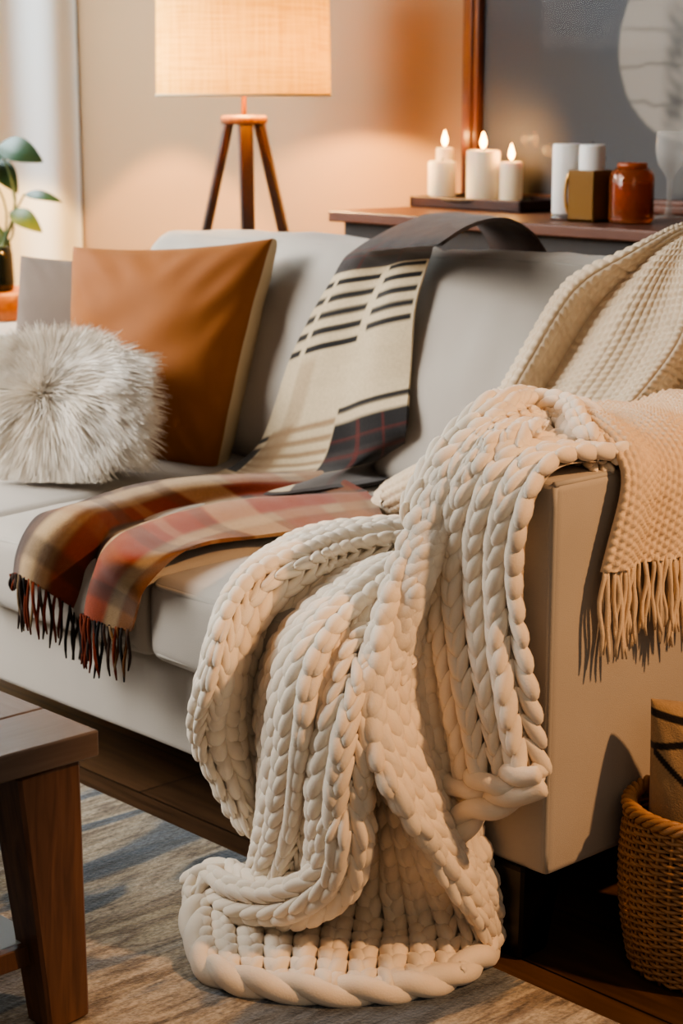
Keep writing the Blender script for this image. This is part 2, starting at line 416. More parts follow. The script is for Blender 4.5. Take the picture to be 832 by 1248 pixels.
# ------------------------------------------------------------------ rug
def rug_mat():
    m = mat('abstract_rug', '#b0a590', 1.0, sheen=.3); nt = m.node_tree; N = nt.nodes; Lk = nt.links; b = N['Principled BSDF']
    tc = [n for n in N if n.type == 'TEX_COORD'][0]
    def nz(scale, st, det=5, dist=0.0):
        mp = N.new('ShaderNodeMapping'); mp.inputs['Scale'].default_value = st; Lk.new(tc.outputs['Object'], mp.inputs['Vector'])
        n = N.new('ShaderNodeTexNoise'); n.inputs['Scale'].default_value = scale; n.inputs['Detail'].default_value = det; n.inputs['Distortion'].default_value = dist
        Lk.new(mp.outputs[0], n.inputs['Vector']); return n.outputs['Fac']
    def ramp(f, stops):
        r = N.new('ShaderNodeValToRGB'); e = r.color_ramp.elements
        for k, (p, c) in enumerate(stops):
            el = e[k] if k < 2 else e.new(p)
            el.position = p; el.color = (*lin(c), 1)
        Lk.new(f, r.inputs[0]); return r.outputs[0]
    def mix(a, bb, f, bt='MIX', fac=None):
        x = N.new('ShaderNodeMix'); x.data_type = 'RGBA'; x.blend_type = bt
        if f is not None: Lk.new(f, x.inputs[0])
        else: x.inputs[0].default_value = fac
        Lk.new(a, x.inputs[6]); Lk.new(bb, x.inputs[7]); return x.outputs[2]
    basec = ramp(nz(4.0, (3.2, .55, 1), 6, .6), [(.36, '#5a6672'), (.44, '#7a8288'), (.475, '#b5ab9a'), (.55, '#cbbda6'), (.60, '#8f7f6c'), (.64, '#c0b196')])
    streak = ramp(nz(16, (5, .7, 1), 6, .3), [(.33, '#7a7065'), (.46, '#e4ded2'), (.62, '#ffffff')])
    c = mix(basec, streak, None, 'MULTIPLY', .75)
    fine = ramp(nz(260, (1, .6, 1), 2), [(.3, '#8f8f8f'), (.65, '#ffffff')])
    c = mix(c, fine, None, 'MULTIPLY', .7)
    Lk.new(c, b.inputs['Base Color'])
    bp = N.new('ShaderNodeBump'); bp.inputs['Strength'].default_value = .7; bp.inputs['Distance'].default_value = .004
    Lk.new(nz(220, (1, .8, 1), 3), bp.inputs['Height']); Lk.new(bp.outputs[0], b.inputs['Normal'])
    return m
mb = MB(); rbox(mb, (-2.9, -2.6, .0005), (.95, -.042, .010), .004, 3)
rug = mb.build('rug', rug_mat(), smooth=True)
tag(rug, 'distressed beige and slate-blue streaked area rug on the wooden floor under the table', 'rug')

# ------------------------------------------------------------------ sofa
sofa = thing('sofa', (-.935, .35, 0), 'pale grey upholstered sofa with piped cushions and black block legs', 'sofa')
XR, XL, AW, AH = 0.0, -1.87, .20, .64
def wr(amp, f, seed, ax):
    def fn(P):
        d = snoise(P, f, seed)*amp; P = P.copy(); P[..., ax] += d; return P
    return fn
mb = MB(); rbox(mb, (XL+AW-.01, YB, HB), (XR-AW+.01, .84, .288), .012, 9, fn=wr(.0015, 16, 3, 1)); mb.build('base', M['sofa'], sofa)
def arm(x0, x1):
    mb = MB(); rbox(mb, (x0, 0, HB-.003), (x1, .86, AH), .012, 10, puff=(.004, .003, .004)); a = mb.build('arm', M['sofa'], sofa)
    for xx in (x0+.006, x1-.006):
        mb = MB(); q = .006
        z = np.linspace(HB+.004, AH-.006, 20); tube(mb, np.stack([np.full(20, xx), np.full(20, q-.001), z], 1), .0042, 8)
        tube(mb, np.stack([np.full(20, xx), np.linspace(.004, .85, 20), np.full(20, AH-.003)], 1), .0042, 8)
        mb.build('piping', M['piping'], a)
arm(XR-AW, XR); arm(XL, XL+AW)
mb = MB(); rbox(mb, (XL+AW-.01, .70, HB), (XR-AW+.01, .86, .74), .03, 8); mb.build('back_frame', M['sofa'], sofa)
def rrect(x0, x1, y0, y1, r, n=8):
    P = []
    for cx, cy, a0 in ((x1-r, y1-r, 0), (x0+r, y1-r, 90), (x0+r, y0+r, 180), (x1-r, y0+r, 270)):
        for k in range(n+1):
            a = math.radians(a0+90*k/n); P.append((cx+r*math.cos(a), cy+r*math.sin(a)))
    out = []
    for i in range(len(P)):
        a = np.array(P[i]); b = np.array(P[(i+1) % len(P)]); m = max(1, int(np.linalg.norm(b-a)/.04))
        out += [tuple(a+(b-a)*k/m) for k in range(m)]
    return np.array(out)
xs = [-.20, -.686, -1.178, -1.67]
for k in range(3):
    x1, x0 = xs[k]-.002, xs[k+1]+.002
    z0, z1 = .289, ZS
    mb = MB(); rbox(mb, (x0, YS, z0), (x1, .64, z1), .022, 16, puff=(.004, .012, .026), fn=wr(.0022, 13, 5+k, 2))
    s = mb.build('seat_cushion', M['sofa'], sofa)
    mb = MB(); L = rrect(x0+.004, x1-.004, YS+.002, .636, .03)
    for z in (z0+.014, z1-.012): tube(mb, np.column_stack([L, np.full(len(L), z)]), .0048, 8, closed=True)
    mb.build('piping', M['piping'], s)
# back cushions lean backwards
def lean(P):
    P = P.copy(); P[..., 1] += (P[..., 2]-.42)*.24; return P
for k, (x1, x0) in enumerate(((-.203, -.928), (-.936, -1.672))):
    def fn(P, k=k):
        P = lean(P); d = snoise(P*np.array([1, 1, .5]), 17, 21+k)*.007+snoise(P@np.array([[.8,0,.6],[0,1,0],[-.6,0,.8]])*np.array([2.2, 1, .5]), 26, 31+k)*.0035
        P[..., 1] -= d; P[..., 2] += d*.6; return P
    mb = MB(); rbox(mb, (x0, .565, .424), (x1, .745, .822), .045, 24, puff=(.012, .04, .016), fn=fn, seg=4)
    s = mb.build('back_cushion', M['sofa'], sofa)
    mb = MB()
    for yy in (.592, .722):
        L = rrect(x0+.012, x1-.012, .434, .812, .04); P = np.column_stack([L[:, 0], np.full(len(L), yy), L[:, 1]])
        P[:, 2] += .012*np.clip(1-((P[:, 0]-(x0+x1)/2)/((x1-x0)/2))**2, 0, 1)**.7*np.where(P[:, 2] > .7, 1, 0)
        tube(mb, fn(P), .0048, 8, closed=True)
    mb.build('piping', M['piping'], s)
for x, y in ((-.075, .035), (-1.795, .035), (-.075, .80), (-1.795, .80)):
    mb = MB(); bar(mb, (x, y, HB+.0), (x, y, .0), .085, .085, up=(0, 1, 0), w2=.055, h2=.055)
    mb.build('leg', M['black'], sofa, smooth=False)

# ------------------------------------------------------------------ chunky knit throw
mb = MB()
y = 'y'; z = 'z'
O = [(530,636,z,.44),(470,641,z,.445),(395,646,z,.45),(345,667,z,.45),(311,692,y,-.055),(282,727,y,-.115),(266,776,y,-.145),(256,823,y,-.165),(249,860,y,-.165),(243,892,y,-.165),(258,939,y,-.155),(297,1006,y,-.145)]
L1 = [(530,660,z,.46),(470,665,z,.468),(420,675,z,.47),(370,694,y,-.06),(328,716,y,-.115),(299,747,y,-.16),(284,780,y,-.19),(276,815,y,-.205),(270,860,y,-.20),(268,900,y,-.18),(285,950,y,-.16),(312,1012,y,-.145)]
V1 = [(530,680,z,.44),(438,692,z,.44),(380,710,y,-.03),(340,745,y,-.085),(312,785,y,-.11),(300,815,y,-.12),(299,860,y,-.12),(305,910,y,-.12),(316,960,y,-.12),(326,1020,y,-.12)]
D1 = [(540,683,z,.46),(480,684,z,.48),(445,708,y,-.05),(407,737,y,-.11),(372,768,y,-.165),(352,808,y,-.20),(344,857,y,-.215),(339,900,y,-.215),(334,950,y,-.21),(325,1010,y,-.195),(312,1060,y,-.18)]
D2 = [(524,702,z,.462),(500,705,z,.48),(462,730,y,-.075),(430,756,y,-.125),(405,790,y,-.18),(388,840,y,-.215),(379,890,y,-.225),(374,930,y,-.225),(370,980,y,-.215),(362,1040,y,-.2),(345,1085,y,-.185)]
V2 = [(514,741,z,.44),(492,746,z,.44),(465,765,z,.43),(438,800,y,-.12),(418,840,y,-.13),(403,890,y,-.14),(394,930,y,-.145),(388,980,y,-.145),(383,1040,y,-.14),(372,1080,y,-.14)]
E1 = [(508,760,y,-.065),(490,765,y,-.09),(452,782,y,-.14),(428,832,y,-.195),(414,886,y,-.225),(406,935,y,-.235),(402,990,y,-.235),(401,1040,y,-.22),(392,1080,y,-.205)]
E2 = [(512,777,y,-.055),(496,781,y,-.085),(475,800,y,-.13),(448,850,y,-.185),(437,900,y,-.21),(431,950,y,-.22),(427,1000,y,-.22),(424,1045,y,-.205),(412,1085,y,-.19)]
E3 = [(514,792,y,-.04),(504,797,y,-.065),(485,815,y,-.10),(456,855,y,-.13),(443,900,y,-.15),(436,950,y,-.155),(431,1000,y,-.15),(428,1045,y,-.14),(420,1080,y,-.13)]
sh = Sheet([O, L1, V1, D1, D2, V2, E1, E2, E3], 100, 130, sm=30); sh.base(mb, -.006); knit(mb, sh, w=.035, pitch=.0295, H=.0225)
S0 = [(500,800,y,-.05),(470,830,y,-.07),(438,880,y,-.085),(424,940,y,-.09),(410,1000,y,-.09),(398,1060,y,-.085),(380,1115,z,.032),(368,1160,z,.028),(362,1204,z,.026)]
S1 = [(502,795,y,-.055),(475,840,y,-.075),(452,900,y,-.085),(448,960,y,-.09),(446,1020,y,-.085),(441,1075,y,-.07),(434,1120,z,.032),(428,1165,z,.028),(424,1207,z,.026)]
S2 = [(504,780,y,-.07),(480,820,y,-.09),(465,880,y,-.10),(470,950,y,-.10),(482,1010,y,-.09),(490,1070,y,-.065),(495,1120,z,.032),(494,1160,z,.028),(488,1202,z,.026)]
S3 = [(508,742,y,-.08),(485,800,y,-.115),(467,870,y,-.13),(480,935,y,-.13),(505,990,y,-.115),(533,1050,y,-.08),(552,1105,y,-.035),(558,1150,z,.03),(540,1188,z,.026)]
Bl = [(640,500,z,.69),(605,513,z,.69),(562,548,y,.0),(527,610,y,-.04),(502,670,y,-.07),(472,745,y,-.12),(458,800,y,-.155),(454,870,y,-.18),(471,930,y,-.185),(501,990,y,-.16),(546,1060,y,-.11),(586,1112,y,-.045),(597,1140,z,.03),(580,1168,z,.026)]
B2 = [(655,503,z,.685),(622,516,z,.685),(583,548,y,.0),(550,610,y,-.035),(524,670,y,-.055),(494,745,y,-.09),(482,800,y,-.115),(479,870,y,-.135),(496,930,y,-.135),(526,990,y,-.11),(568,1060,y,-.06),(598,1108,y,-.02),(604,1134,z,.03)]
V4 = [(668,506,z,.678),(640,519,z,.678),(604,548,y,.0),(566,615,y,-.018),(540,690,y,-.03),(521,760,y,-.045),(513,830,y,-.06),(519,890,y,-.065),(540,950,y,-.055),(568,1010,y,-.035),(588,1052,y,-.02)]
def panel(xt, yb_px, xb_px, Yo, xm=None):
    bot = ony(xb_px, yb_px, Yo)
    xm = xm if xm is not None else xt
    return [np.array((xt+.02, .15, .662)), np.array((xt+.01, .08, .664)), np.array((xt, .01, .660)), np.array((xt, -.03, .622)),
            np.array((xm, -.034, .54)), np.array((.5*xm+.5*bot[0], Yo, .40)), bot]
A1 = [(678,509,z,.67),(655,524,z,.67),(622,552,y,.01),(586,620,y,-.024),(564,690,y,-.028),(550,760,y,-.032),(546,820,y,-.036),(549,880,y,-.038),(556,950,y,-.032)]
sh = Sheet([S0, S1, S2, S3, Bl, B2, V4, A1, panel(-.155, 945, 566, -.055, -.168), panel(-.125, 944, 586, -.06, -.14), panel(-.085, 942, 608, -.054, -.10),
            panel(-.045, 940, 634, -.052, -.062), panel(-.022, 937, 652, -.048, -.038), panel(-.014, 934, 660, -.024, -.026)], 130, 170, sm=8)
sh.base(mb, -.008); knit(mb, sh, w=.0365, pitch=.031, H=.025)
P0 = [(252,1088,z,.03),(244,1118,z,.028),(248,1150,z,.026),(262,1184,z,.024)]
P1 = [(280,1098,z,.03),(276,1130,z,.028),(280,1162,z,.026),(288,1194,z,.024)]
P2 = [(318,1104,z,.03),(312,1135,z,.028),(312,1168,z,.026),(315,1200,z,.024)]
P3 = [(362,1108,z,.03),(352,1140,z,.028),(347,1170,z,.026),(343,1204,z,.024)]
P4 = [(392,1108,z,.03),(378,1140,z,.028),(371,1170,z,.026),(366,1204,z,.024)]
sh = Sheet([P0, P1, P2, P3, P4], 30); sh.base(mb, -.006); knit(mb, sh, w=.034, pitch=.029, H=.022)
# hems and rolled edges
def twist(mb, pts, r, so=.55, turns=9, strands=2, n=160, lump=.0):
    P = resample([KP(p) if len(p) == 4 else np.array(p, float) for p in pts], n)
    T, A, B = frames(P); k = np.linspace(0, 1, n)
    e = np.minimum(k, 1-k)/.03; end = np.sqrt(np.clip(1-(1-np.clip(e, 0, 1))**2, .08, 1))
    for q in range(strands):
        ph = 2*PI*(k*turns+q/strands)+.3*np.sin(k*17+q)
        tube(mb, P+(A*np.cos(ph)[:, None]+B*np.sin(ph)[:, None])*r*so, r*(.74+lump*np.sin(k*turns*4*PI+q))*end, 12)
twist(mb, [(246,1088,z,.03),(236,1112,z,.026),(243,1150,z,.024),(260,1183,z,.024),(300,1197,z,.024),(355,1205,z,.024),(420,1209,z,.024),(480,1205,z,.024),(540,1193,z,.024),(582,1167,z,.024),(600,1138,z,.028),(596,1104,z,.06)], .0200, so=.32, turns=6, lump=.03)
rope(mb, [(424,985,y,-.215),(421,1030,y,-.21),(408,1068,y,-.205),(376,1092,y,-.21),(333,1100,y,-.21),(290,1090,y,-.2),(259,1080,y,-.185),(240,1096,z,.03)], r=.025, cols=5, pitch=.034, n=90)
twist(mb, [(549,960,y,-.048),(590,954,y,-.062),(630,949,y,-.058),(661,938,y,-.046)], .017, turns=1.4, n=60, lump=.05)
twist(mb, [(660,948,y,-.045),(632,967,y,-.055),(594,980,y,-.06),(567,998,y,-.06),(562,1022,y,-.05),(582,1052,y,-.03)], .0185, so=.45, turns=1.6, n=90, lump=.05)
rope(mb, [(500,640,y,.02),(525,598,y,.03),(556,548,y,.07),(598,511,y,.09),(644,500,z,.68),(684,505,z,.68),(712,527,z,.675),(735,560,z,.655)], r=.021, cols=4, pitch=.031, n=90, flare=.3, tilt=.1)
twist(mb, [(332,1020,y,-.13),(299,1003,y,-.142),(262,938,y,-.152),(248,893,y,-.16)], .012, turns=4, n=60)
ck = mb.build('chunky_knit_throw', M['chunky'])
tag(ck, 'cream chunky braided knit throw spilling over the sofa arm and seat onto the rug', 'blanket')

# ------------------------------------------------------------------ waffle throw
def waffle(mb, lines, NV=150, NU=150, p=.0125, h=.0032, mode=0, out=None, thick=.007, fn=None):
    sh = Sheet(lines, NV, NU, out=out, common=True)
    G = sh.G
    su = np.concatenate([[0], np.cumsum(np.linalg.norm(np.diff(G, axis=0), axis=2).mean(1))])
    sv = np.concatenate([[0], np.cumsum(np.linalg.norm(np.diff(G[NU//2], axis=0), axis=1))])
    U, V = np.meshgrid(su, sv, indexing='ij')
    if mode == 0:
        a = np.abs(np.sin(PI*U/p)); b = np.abs(np.sin(PI*V/p)); d = h*np.minimum(a, b)**.7*1.3
    else:
        row = np.floor(U/p); a = np.abs(np.sin(PI*U/p)); b = np.abs(np.sin(PI*(V/(p*1.15)+.5*row)))
        d = h*(a**.6)*(.35+.65*b**.8)*1.3
    d = d*(1+.15*snoise(G, 80, 3))
    top = G+sh.N*(d)[..., None]
    mb.add(top.reshape(-1, 3), grid_faces(NU, NV))
    bot = G-sh.N*thick
    st = 4
    ring = [(i, 0) for i in range(NU)]+[(NU-1, j) for j in range(1, NV)]+[(i, NV-1) for i in range(NU-2, -1, -1)]+[(0, j) for j in range(NV-2, 0, -1)]
    Vr = np.array([[top[i, j], (top[i, j]+bot[i, j])/2+0, bot[i, j]] for i, j in ring])
    mb.add(Vr.reshape(-1, 3), grid_faces(len(ring), 3, True))
    mb.add(bot.reshape(-1, 3), grid_faces(NU, NV, flip=True))
    return sh
BP = np.array((0, .533, .424)); BN = np.array((0, -1, .24))
BN = BN/np.linalg.norm(BN)
def bk(px_, py_, o): return onp(px_, py_, BP+BN*o, BN)
wb = thing('waffle_knit_throw', onz(760, 515, .66), 'beige waffle-knit throw with tassel fringe over the sofa back and arm', 'blanket')
mb = MB()
def dn(l, top):
    """prepend points going over the cushion top to the back"""
    p = l[0]; return [np.array((p[0]-.01, .90, .70)), np.array((p[0]-.005, .865, .80)), np.array((p[0], .815, p[2]+.012+top))]+l
wl0 = dn([bk(752,312,.03), bk(703,335,.03), bk(659,390,.025), bk(614,468,.02), bk(585,512,.015), bk(560,548,.01)], 0)
wl1 = dn([bk(768,312,.055), bk(722,340,.065), bk(679,392,.065), bk(634,470,.06), bk(603,520,.05), bk(575,556,.04)], .005)
wl2 = dn([bk(784,318,.03), bk(738,356,.025), bk(692,420,.02), bk(652,486,.02), bk(622,530,.02), bk(590,568,.02)], 0)
wl3 = dn([bk(805,315,.045), bk(778,350,.05), bk(738,420,.05), bk(697,480,.05), bk(660,530,.04), bk(640,560,.03)], 0)
wl4 = dn([bk(830,315,.04), bk(812,350,.045), bk(790,410,.05), bk(752,475,.06), bk(715,522,.06), bk(690,550,.05)], 0)
wl5 = dn([bk(856,316,.05), bk(850,350,.06), bk(838,405,.075), bk(800,462,.085), bk(762,505,.085), bk(735,530,.07)], 0)
wl6 = dn([bk(880,320,.02), bk(876,360,.02), bk(862,420,.02), bk(825,478,.03), bk(790,520,.03), bk(770,540,.02)], 0)
wl7 = dn([bk(905,320,.04), bk(905,370,.05), bk(900,430,.06), bk(868,480,.08), bk(835,515,.08), bk(815,535,.06)], 0)
wl8 = dn([bk(935,325,.02), bk(940,380,.02), bk(945,440,.03), bk(925,480,.04), bk(900,510,.04), bk(880,530,.03)], 0)
waffle(mb, [wl0, wl1, wl2, wl3, wl4, wl5, wl6, wl7, wl8], 260, 340, p=.0118, h=.0050)
# fold lying on the seat beside the cushion
def roll(c0, c1, c2, rad):
    pass
P = resample([KP(p) for p in [(600,548,'y',.42),(560,572,'y',.41),(522,590,'y',.40),(490,606,z,.46),(468,613,z,.456)]], 40)
T, A, Bv = frames(P)
th = np.linspace(0, 2*PI, 80, endpoint=False)
rad = np.concatenate([np.full(33, 1.0), np.sqrt(np.clip(1-(np.linspace(0, 1, 7))**2, .02, 1))])
NVv = 150; tt = np.linspace(0, 1, NVv); P2 = np.stack([np.interp(tt, np.linspace(0, 1, 40), P[:, k]) for k in range(3)], 1)
T, A, Bv = frames(P2); rad = np.interp(tt, np.linspace(0, 1, 40), rad)
arc = np.concatenate([[0], np.cumsum(np.linalg.norm(np.diff(P2, axis=0), axis=1))])
dd = .0034*np.minimum(np.abs(np.sin(th*8))[None], np.abs(np.sin(PI*arc/.0125))[:, None])**.7
V = P2[:, None]+(A[:, None]*np.cos(th)[None, :, None]*.034+Bv[:, None]*np.sin(th)[None, :, None]*.056)*rad[:, None, None]*(1+dd[..., None]/.03)
mb.add(V.reshape(-1, 3), grid_faces(NVv, 80, False, True)+[tuple(range((NVv-1)*80, NVv*80))])
wb_cloth = mb.build('cloth', M['waffle'], wb)
# over the arm
mb = MB()
def over(yt, ys, zb, lift, bulge, xin=-.19):
    return [np.array((xin, yt+.05, .668+lift)), np.array((-.10, yt+.02, .674+lift)), np.array((-.035, yt+(ys-yt)*.2, .672+lift)),
            np.array((.018+bulge*.4, yt+(ys-yt)*.45, .640+lift*.6)), np.array((.024+bulge, yt+(ys-yt)*.75, .58)), np.array((.022+bulge, ys, zb))]
ol = []
for yt, ys_, lf, bu in ((.135, .062, .008, .002), (.155, .085, .020, .012), (.20, .13, .006, .0), (.26, .18, .012, .016), (.32, .235, .004, .002), (.40, .30, .012, .014), (.48, .38, .004, .0), (.56, .46, .008, .01)):
    ol.append(over(yt, ys_, .524, lf, bu))
shw = waffle(mb, ol, 150, 300, p=.0098, h=.0050, mode=1, out=(.7, 0, .7))
mb.build('cloth', M['waffle'], wb)
mb = MB()
hem = shw.G[:, -1]
for i in np.linspace(1, len(hem)-2, 74):
    c = hem[int(i)]; L = rng.uniform(.092, .125); sw = rng.normal(0, .0035); sx = rng.uniform(-.002, .006)
    off = rng.uniform(-.006, .006)
    k = np.linspace(0, 1, 9)
    Pq = np.stack([c[0]+off+sx*k+.002*np.sin(k*9+i), c[1]+sw*k+.0025*np.sin(k*7+i*1.7), c[2]+.006-L*k], 1)
    Pq[:, 0] = np.maximum(Pq[:, 0], .008)
    tube(mb, Pq, np.array([.0026, .003, .003, .003, .0029, .0028, .0027, .0025, .0012]), 6)
mb.build('fringe', M['waffle'], wb)

# ------------------------------------------------------------------ plaid throws
def hexs(*a): return [lin(q) for q in a]
def smooth_step(a, b, x): t = np.clip((x-a)/(b-a), 0, 1); return t*t*(3-2*t)
def band(x, a, b, s=.006): return smooth_step(a-s, a+s, x)*(1-smooth_step(b-s, b+s, x))
def mixc(C, c, m): return C*(1-m[..., None])+np.asarray(c)*m[..., None]
def cloth_sheet(mb, lines, colfn, NV=220, NU=160, thick=.006, out=None, common=False):
    sh = Sheet(lines, NV, NU, out=out, common=common)
    fu = np.linspace(0, 1, NU); fv = np.linspace(0, 1, NV); U, V = np.meshgrid(fu, fv, indexing='ij')
    C = colfn(U, V, sh.kt) if common else colfn(U, V)
    T = sh.G+sh.N*(.0012*snoise(sh.G, 40, 8))[..., None]; Bt = sh.G-sh.N*thick
    mb.add(T.reshape(-1, 3), grid_faces(NU, NV), C.reshape(-1, 3))
    mb.add(Bt.reshape(-1, 3), grid_faces(NU, NV, flip=True), C.reshape(-1, 3)*.9)
    ring = [(i, 0) for i in range(NU)]+[(NU-1, j) for j in range(1, NV)]+[(i, NV-1) for i in range(NU-2, -1, -1)]+[(0, j) for j in range(NV-2, 0, -1)]
    Vr = np.array([[T[i, j], (T[i, j]+Bt[i, j])/2, Bt[i, j]] for i, j in ring]); Cr = np.array([[C[i, j]]*3 for i, j in ring])
    mb.add(Vr.reshape(-1, 3), grid_faces(len(ring), 3, True), Cr.reshape(-1, 3))
    sh.C = C
    return sh
cream, black, grey, dgrey, tan, dred, brown, rust, gold, dbrown = hexs('#c8b696', '#1d1b1b', '#5d5753', '#3a3432', '#957a5c', '#5e2019', '#563d2e', '#933a1c', '#9c6838', '#33241c')
def plaid1(U, V):
    C = np.ones(U.shape+(3,))*cream
    top = 1-smooth_step(-.012, -.002, V)
    C = mixc(C, dgrey, top)
    C = mixc(C, dred, .5*top*(band(V, -.12, -.10, .006)+band(V, -.26, -.25, .004)+band(U, .30, .325)+band(U, .70, .72)))
    C = mixc(C, brown, .75*(1-smooth_step(-.45, -.35, V))+.35*top*band(V, -.24, -.17, .02))
    for k in range(5):                                   # broken dark stripes
        a = .025+k*.052
        C = mixc(C, black, band(V, a, a+.022, .004)*(band(U, .17, .56, .006)+band(U, .0, .12, .006)))
        a2 = .0+k*.052
        C = mixc(C, black, band(V, a2, a2+.022, .004)*band(U, .635, .985, .006))
    C = mixc(C, tan, .45*band(U, .17, .30, .02)*smooth_step(.25, .3, V))
    for k in range(6):
        a = .50+k*.047
        C = mixc(C, tan, .9*band(V, a, a+.020, .005)*band(U, .0, .53, .006))
    C = mixc(C, tan, .7*band(U, .10, .27, .012)*band(V, .49, .78, .01))
    C = mixc(C, tan, .5*band(U, .0, .18, .03)*smooth_step(.76, .84, V))
    C = mixc(C, black, band(U, -.1, .085, .006)*band(V, .55, .75, .006)); C = mixc(C, black, band(U, -.1, .09, .006)*band(V, .50, .52, .003))
    R = smooth_step(.53, .54, U)
    C = mixc(C, black, R*band(V, .475, .493, .004))
    C = mixc(C, black, R*band(V, .525, .775, .005)); C = mixc(C, dgrey, .6*R*band(V, .62, .68, .006))
    C = mixc(C, dred, .5*R*(band(V, .64, .66, .004)+band(V, .575, .585, .003)))
    C = mixc(C, dred, .55*(band(U, .69, .72, .005)+band(U, .86, .875, .004))*smooth_step(.525, .535, V)*R)
    C = mixc(C, grey, R*smooth_step(.775, .785, V)); C = mixc(C, dred, .25*R*band(U, .69, .72, .005)*smooth_step(.78, .79, V))
    C = mixc(C, dgrey, smooth_step(.965, .975, V))
    return C
gp = thing('plaid_throw', onz(400, 590, .45), 'black and cream striped plaid throw draped down over the sofa back cushions', 'blanket')
UU = np.array([0, .28, .56, .78, 1.0]); BUMP = np.array([0, .013, .003, .013, 0])
def row(Lp, Rp, nb=1.0): return [Lp*(1-u)+Rp*u+BN*bq*nb for u, bq in zip(UU, BUMP)]
lt, rt = onz(474, 281, .868), onz(520, 287, .868)
rows = [row(np.array((lt[0]-.02, .915, .66)), np.array((rt[0]+.01, .92, .68)), 0), row(np.array((lt[0], .905, .79)), np.array((rt[0], .91, .80)), 0),
        row(np.array((lt[0]+.01, .845, .87)), np.array((rt[0]-.005, .85, .868)), .5), row(bk(431, 304, .025), onz(530, 300, .866), .5),
        row(bk(405, 338, .018), bk(523, 317, .02)), row(bk(372, 396, .016), bk(508, 360, .018)), row(bk(341, 472, .014), bk(501, 424, .016)), row(bk(318, 535, .012), bk(497, 482, .015)),
        [onz(292, 562, .447), onz(335, 564, .455), bk(400, 556, .022), bk(450, 543, .024), bk(494, 531, .014)],
        [onz(262, 576, .443), onz(312, 587, .448), onz(368, 586, .456), onz(432, 574, .458), onz(487, 561, .448)],
        [onz(236, 581, .440), onz(302, 601, .442), onz(354, 601, .446), onz(420, 593, .446), onz(472, 584, .442)]]
mb = MB(); shp = cloth_sheet(mb, [[r_[k] for r_ in rows] for k in range(5)], lambda U, V, kt: plaid1(U, (V-kt[4])/(1-kt[4])), 340, 220, common=True)
mb.build('cloth', M['plaid'], gp, color=True)
mb = MB(); hem = shp.G[:, -1]
for i in np.linspace(1, 150, 44):
    c = hem[int(i)]; L = rng.uniform(.03, .045); k = np.linspace(0, 1, 6)
    d = np.array((-.55, -.45, 0))+np.array((rng.normal(0, .2), rng.normal(0, .2), 0))
    Pq = c+d[None]*L*k[:, None]; Pq[:, 2] = c[2]-.004-.004*k
    tube(mb, Pq, .0016, 5, col=dgrey if rng.random() < .6 else grey)
mb.build('fringe', M['fringe_dark'], gp, color=True)

cream2, rust, gold = hexs('#b1946c', '#863512', '#8a5626')
def plaid2(U, V):
    C = np.ones(U.shape+(3,))*brown
    wob = .012*np.sin(V*9)
    u = U+wob*.3
    for a, b, c, s, m in ((0, .06, dbrown, .02, 1), (.06, .15, brown, .02, 1), (.15, .27, cream2, .03, .85), (.27, .33, tan, .02, .9), (.33, .45, rust*.75, .02, 1), (.45, .54, dbrown, .03, .85),
                       (.54, .60, tan, .02, .9), (.60, .655, cream2, .012, .95), (.655, .86, rust, .012, .95), (.86, .93, cream2, .02, .65), (.93, 1.01, gold*.8, .012, .95)):
        C = mixc(C, c, m*band(u, a, b, s))
    # crossing bands along the length
    for a, b, c, m in ((.02, .09, gold, .55), (.14, .27, rust, .45), (.30, .41, cream2, .5), (.415, .45, brown, .45), (.53, .57, cream2, .25), (.62, .70, dbrown, .4), (.78, .83, gold, .3), (.90, .95, dbrown, .5)):
        C = mixc(C, c, m*band(V, a, b, .008))
    return np.clip(C, 0, 1)
rp = thing('plaid_throw', onz(250, 640, .43), 'rust, brown and cream checked wool throw lying over the seat front', 'blanket')
l0 = [(400,574,z,.445),(330,577,z,.445),(219,582,z,.45),(122,602,z,.452),(62,622,z,.45),(36,638,z,.445),(21,668,y,-.122),(15,702,y,-.125)]
l1 = [(420,584,z,.452),(370,588,z,.455),(250,595,z,.462),(145,622,z,.465),(98,648,z,.465),(74,682,y,-.15),(62,724,y,-.15)]
l2 = [(435,592,z,.446),(380,596,z,.446),(262,604,z,.448),(155,632,z,.446),(112,662,z,.44),(92,704,y,-.122),(84,738,y,-.12)]
l3 = [(448,600,z,.452),(400,603,z,.456),(288,614,z,.466),(182,643,z,.468),(133,676,z,.462),(112,718,y,-.15),(104,752,y,-.148)]
l4 = [(458,612,z,.45),(410,617,z,.452),(325,630,z,.456),(228,655,z,.456),(168,692,z,.45),(142,730,y,-.14),(131,764,y,-.14)]
l5 = [(468,632,z,.444),(420,637,z,.445),(369,645,z,.446),(277,656,z,.447),(213,681,z,.445),(181,712,y,-.122),(160,770,y,-.125)]
mb = MB(); shr = cloth_sheet(mb, [l0, l1, l2, l3, l4, l5], plaid2, 260, 220)
mb.build('cloth', M['plaid'], rp, color=True)
mb = MB(); hem = shr.G[:, -1]
for i in np.linspace(1, len(hem)-2, 60):
    c = hem[int(i)]; L = rng.uniform(.062, .09)*(0.35 if i < 30 else 1); k = np.linspace(0, 1, 7)
    sx = rng.normal(0, .006)
    Pq = np.stack([c[0]+sx*k, c[1]-.002+.003*np.sin(k*5+i), c[2]+.004-L*k], 1)
    cc = shr.C[int(i), -1]
    cc = (dbrown, black, cc*.6, dbrown, rust*.6)[int(rng.integers(0, 5))]
    tube(mb, Pq, np.array([.002, .0026, .0026, .0025, .0024, .0022, .0012]), 5, col=cc)
mb.build('fringe', M['fringe_dark'], rp, color=True)

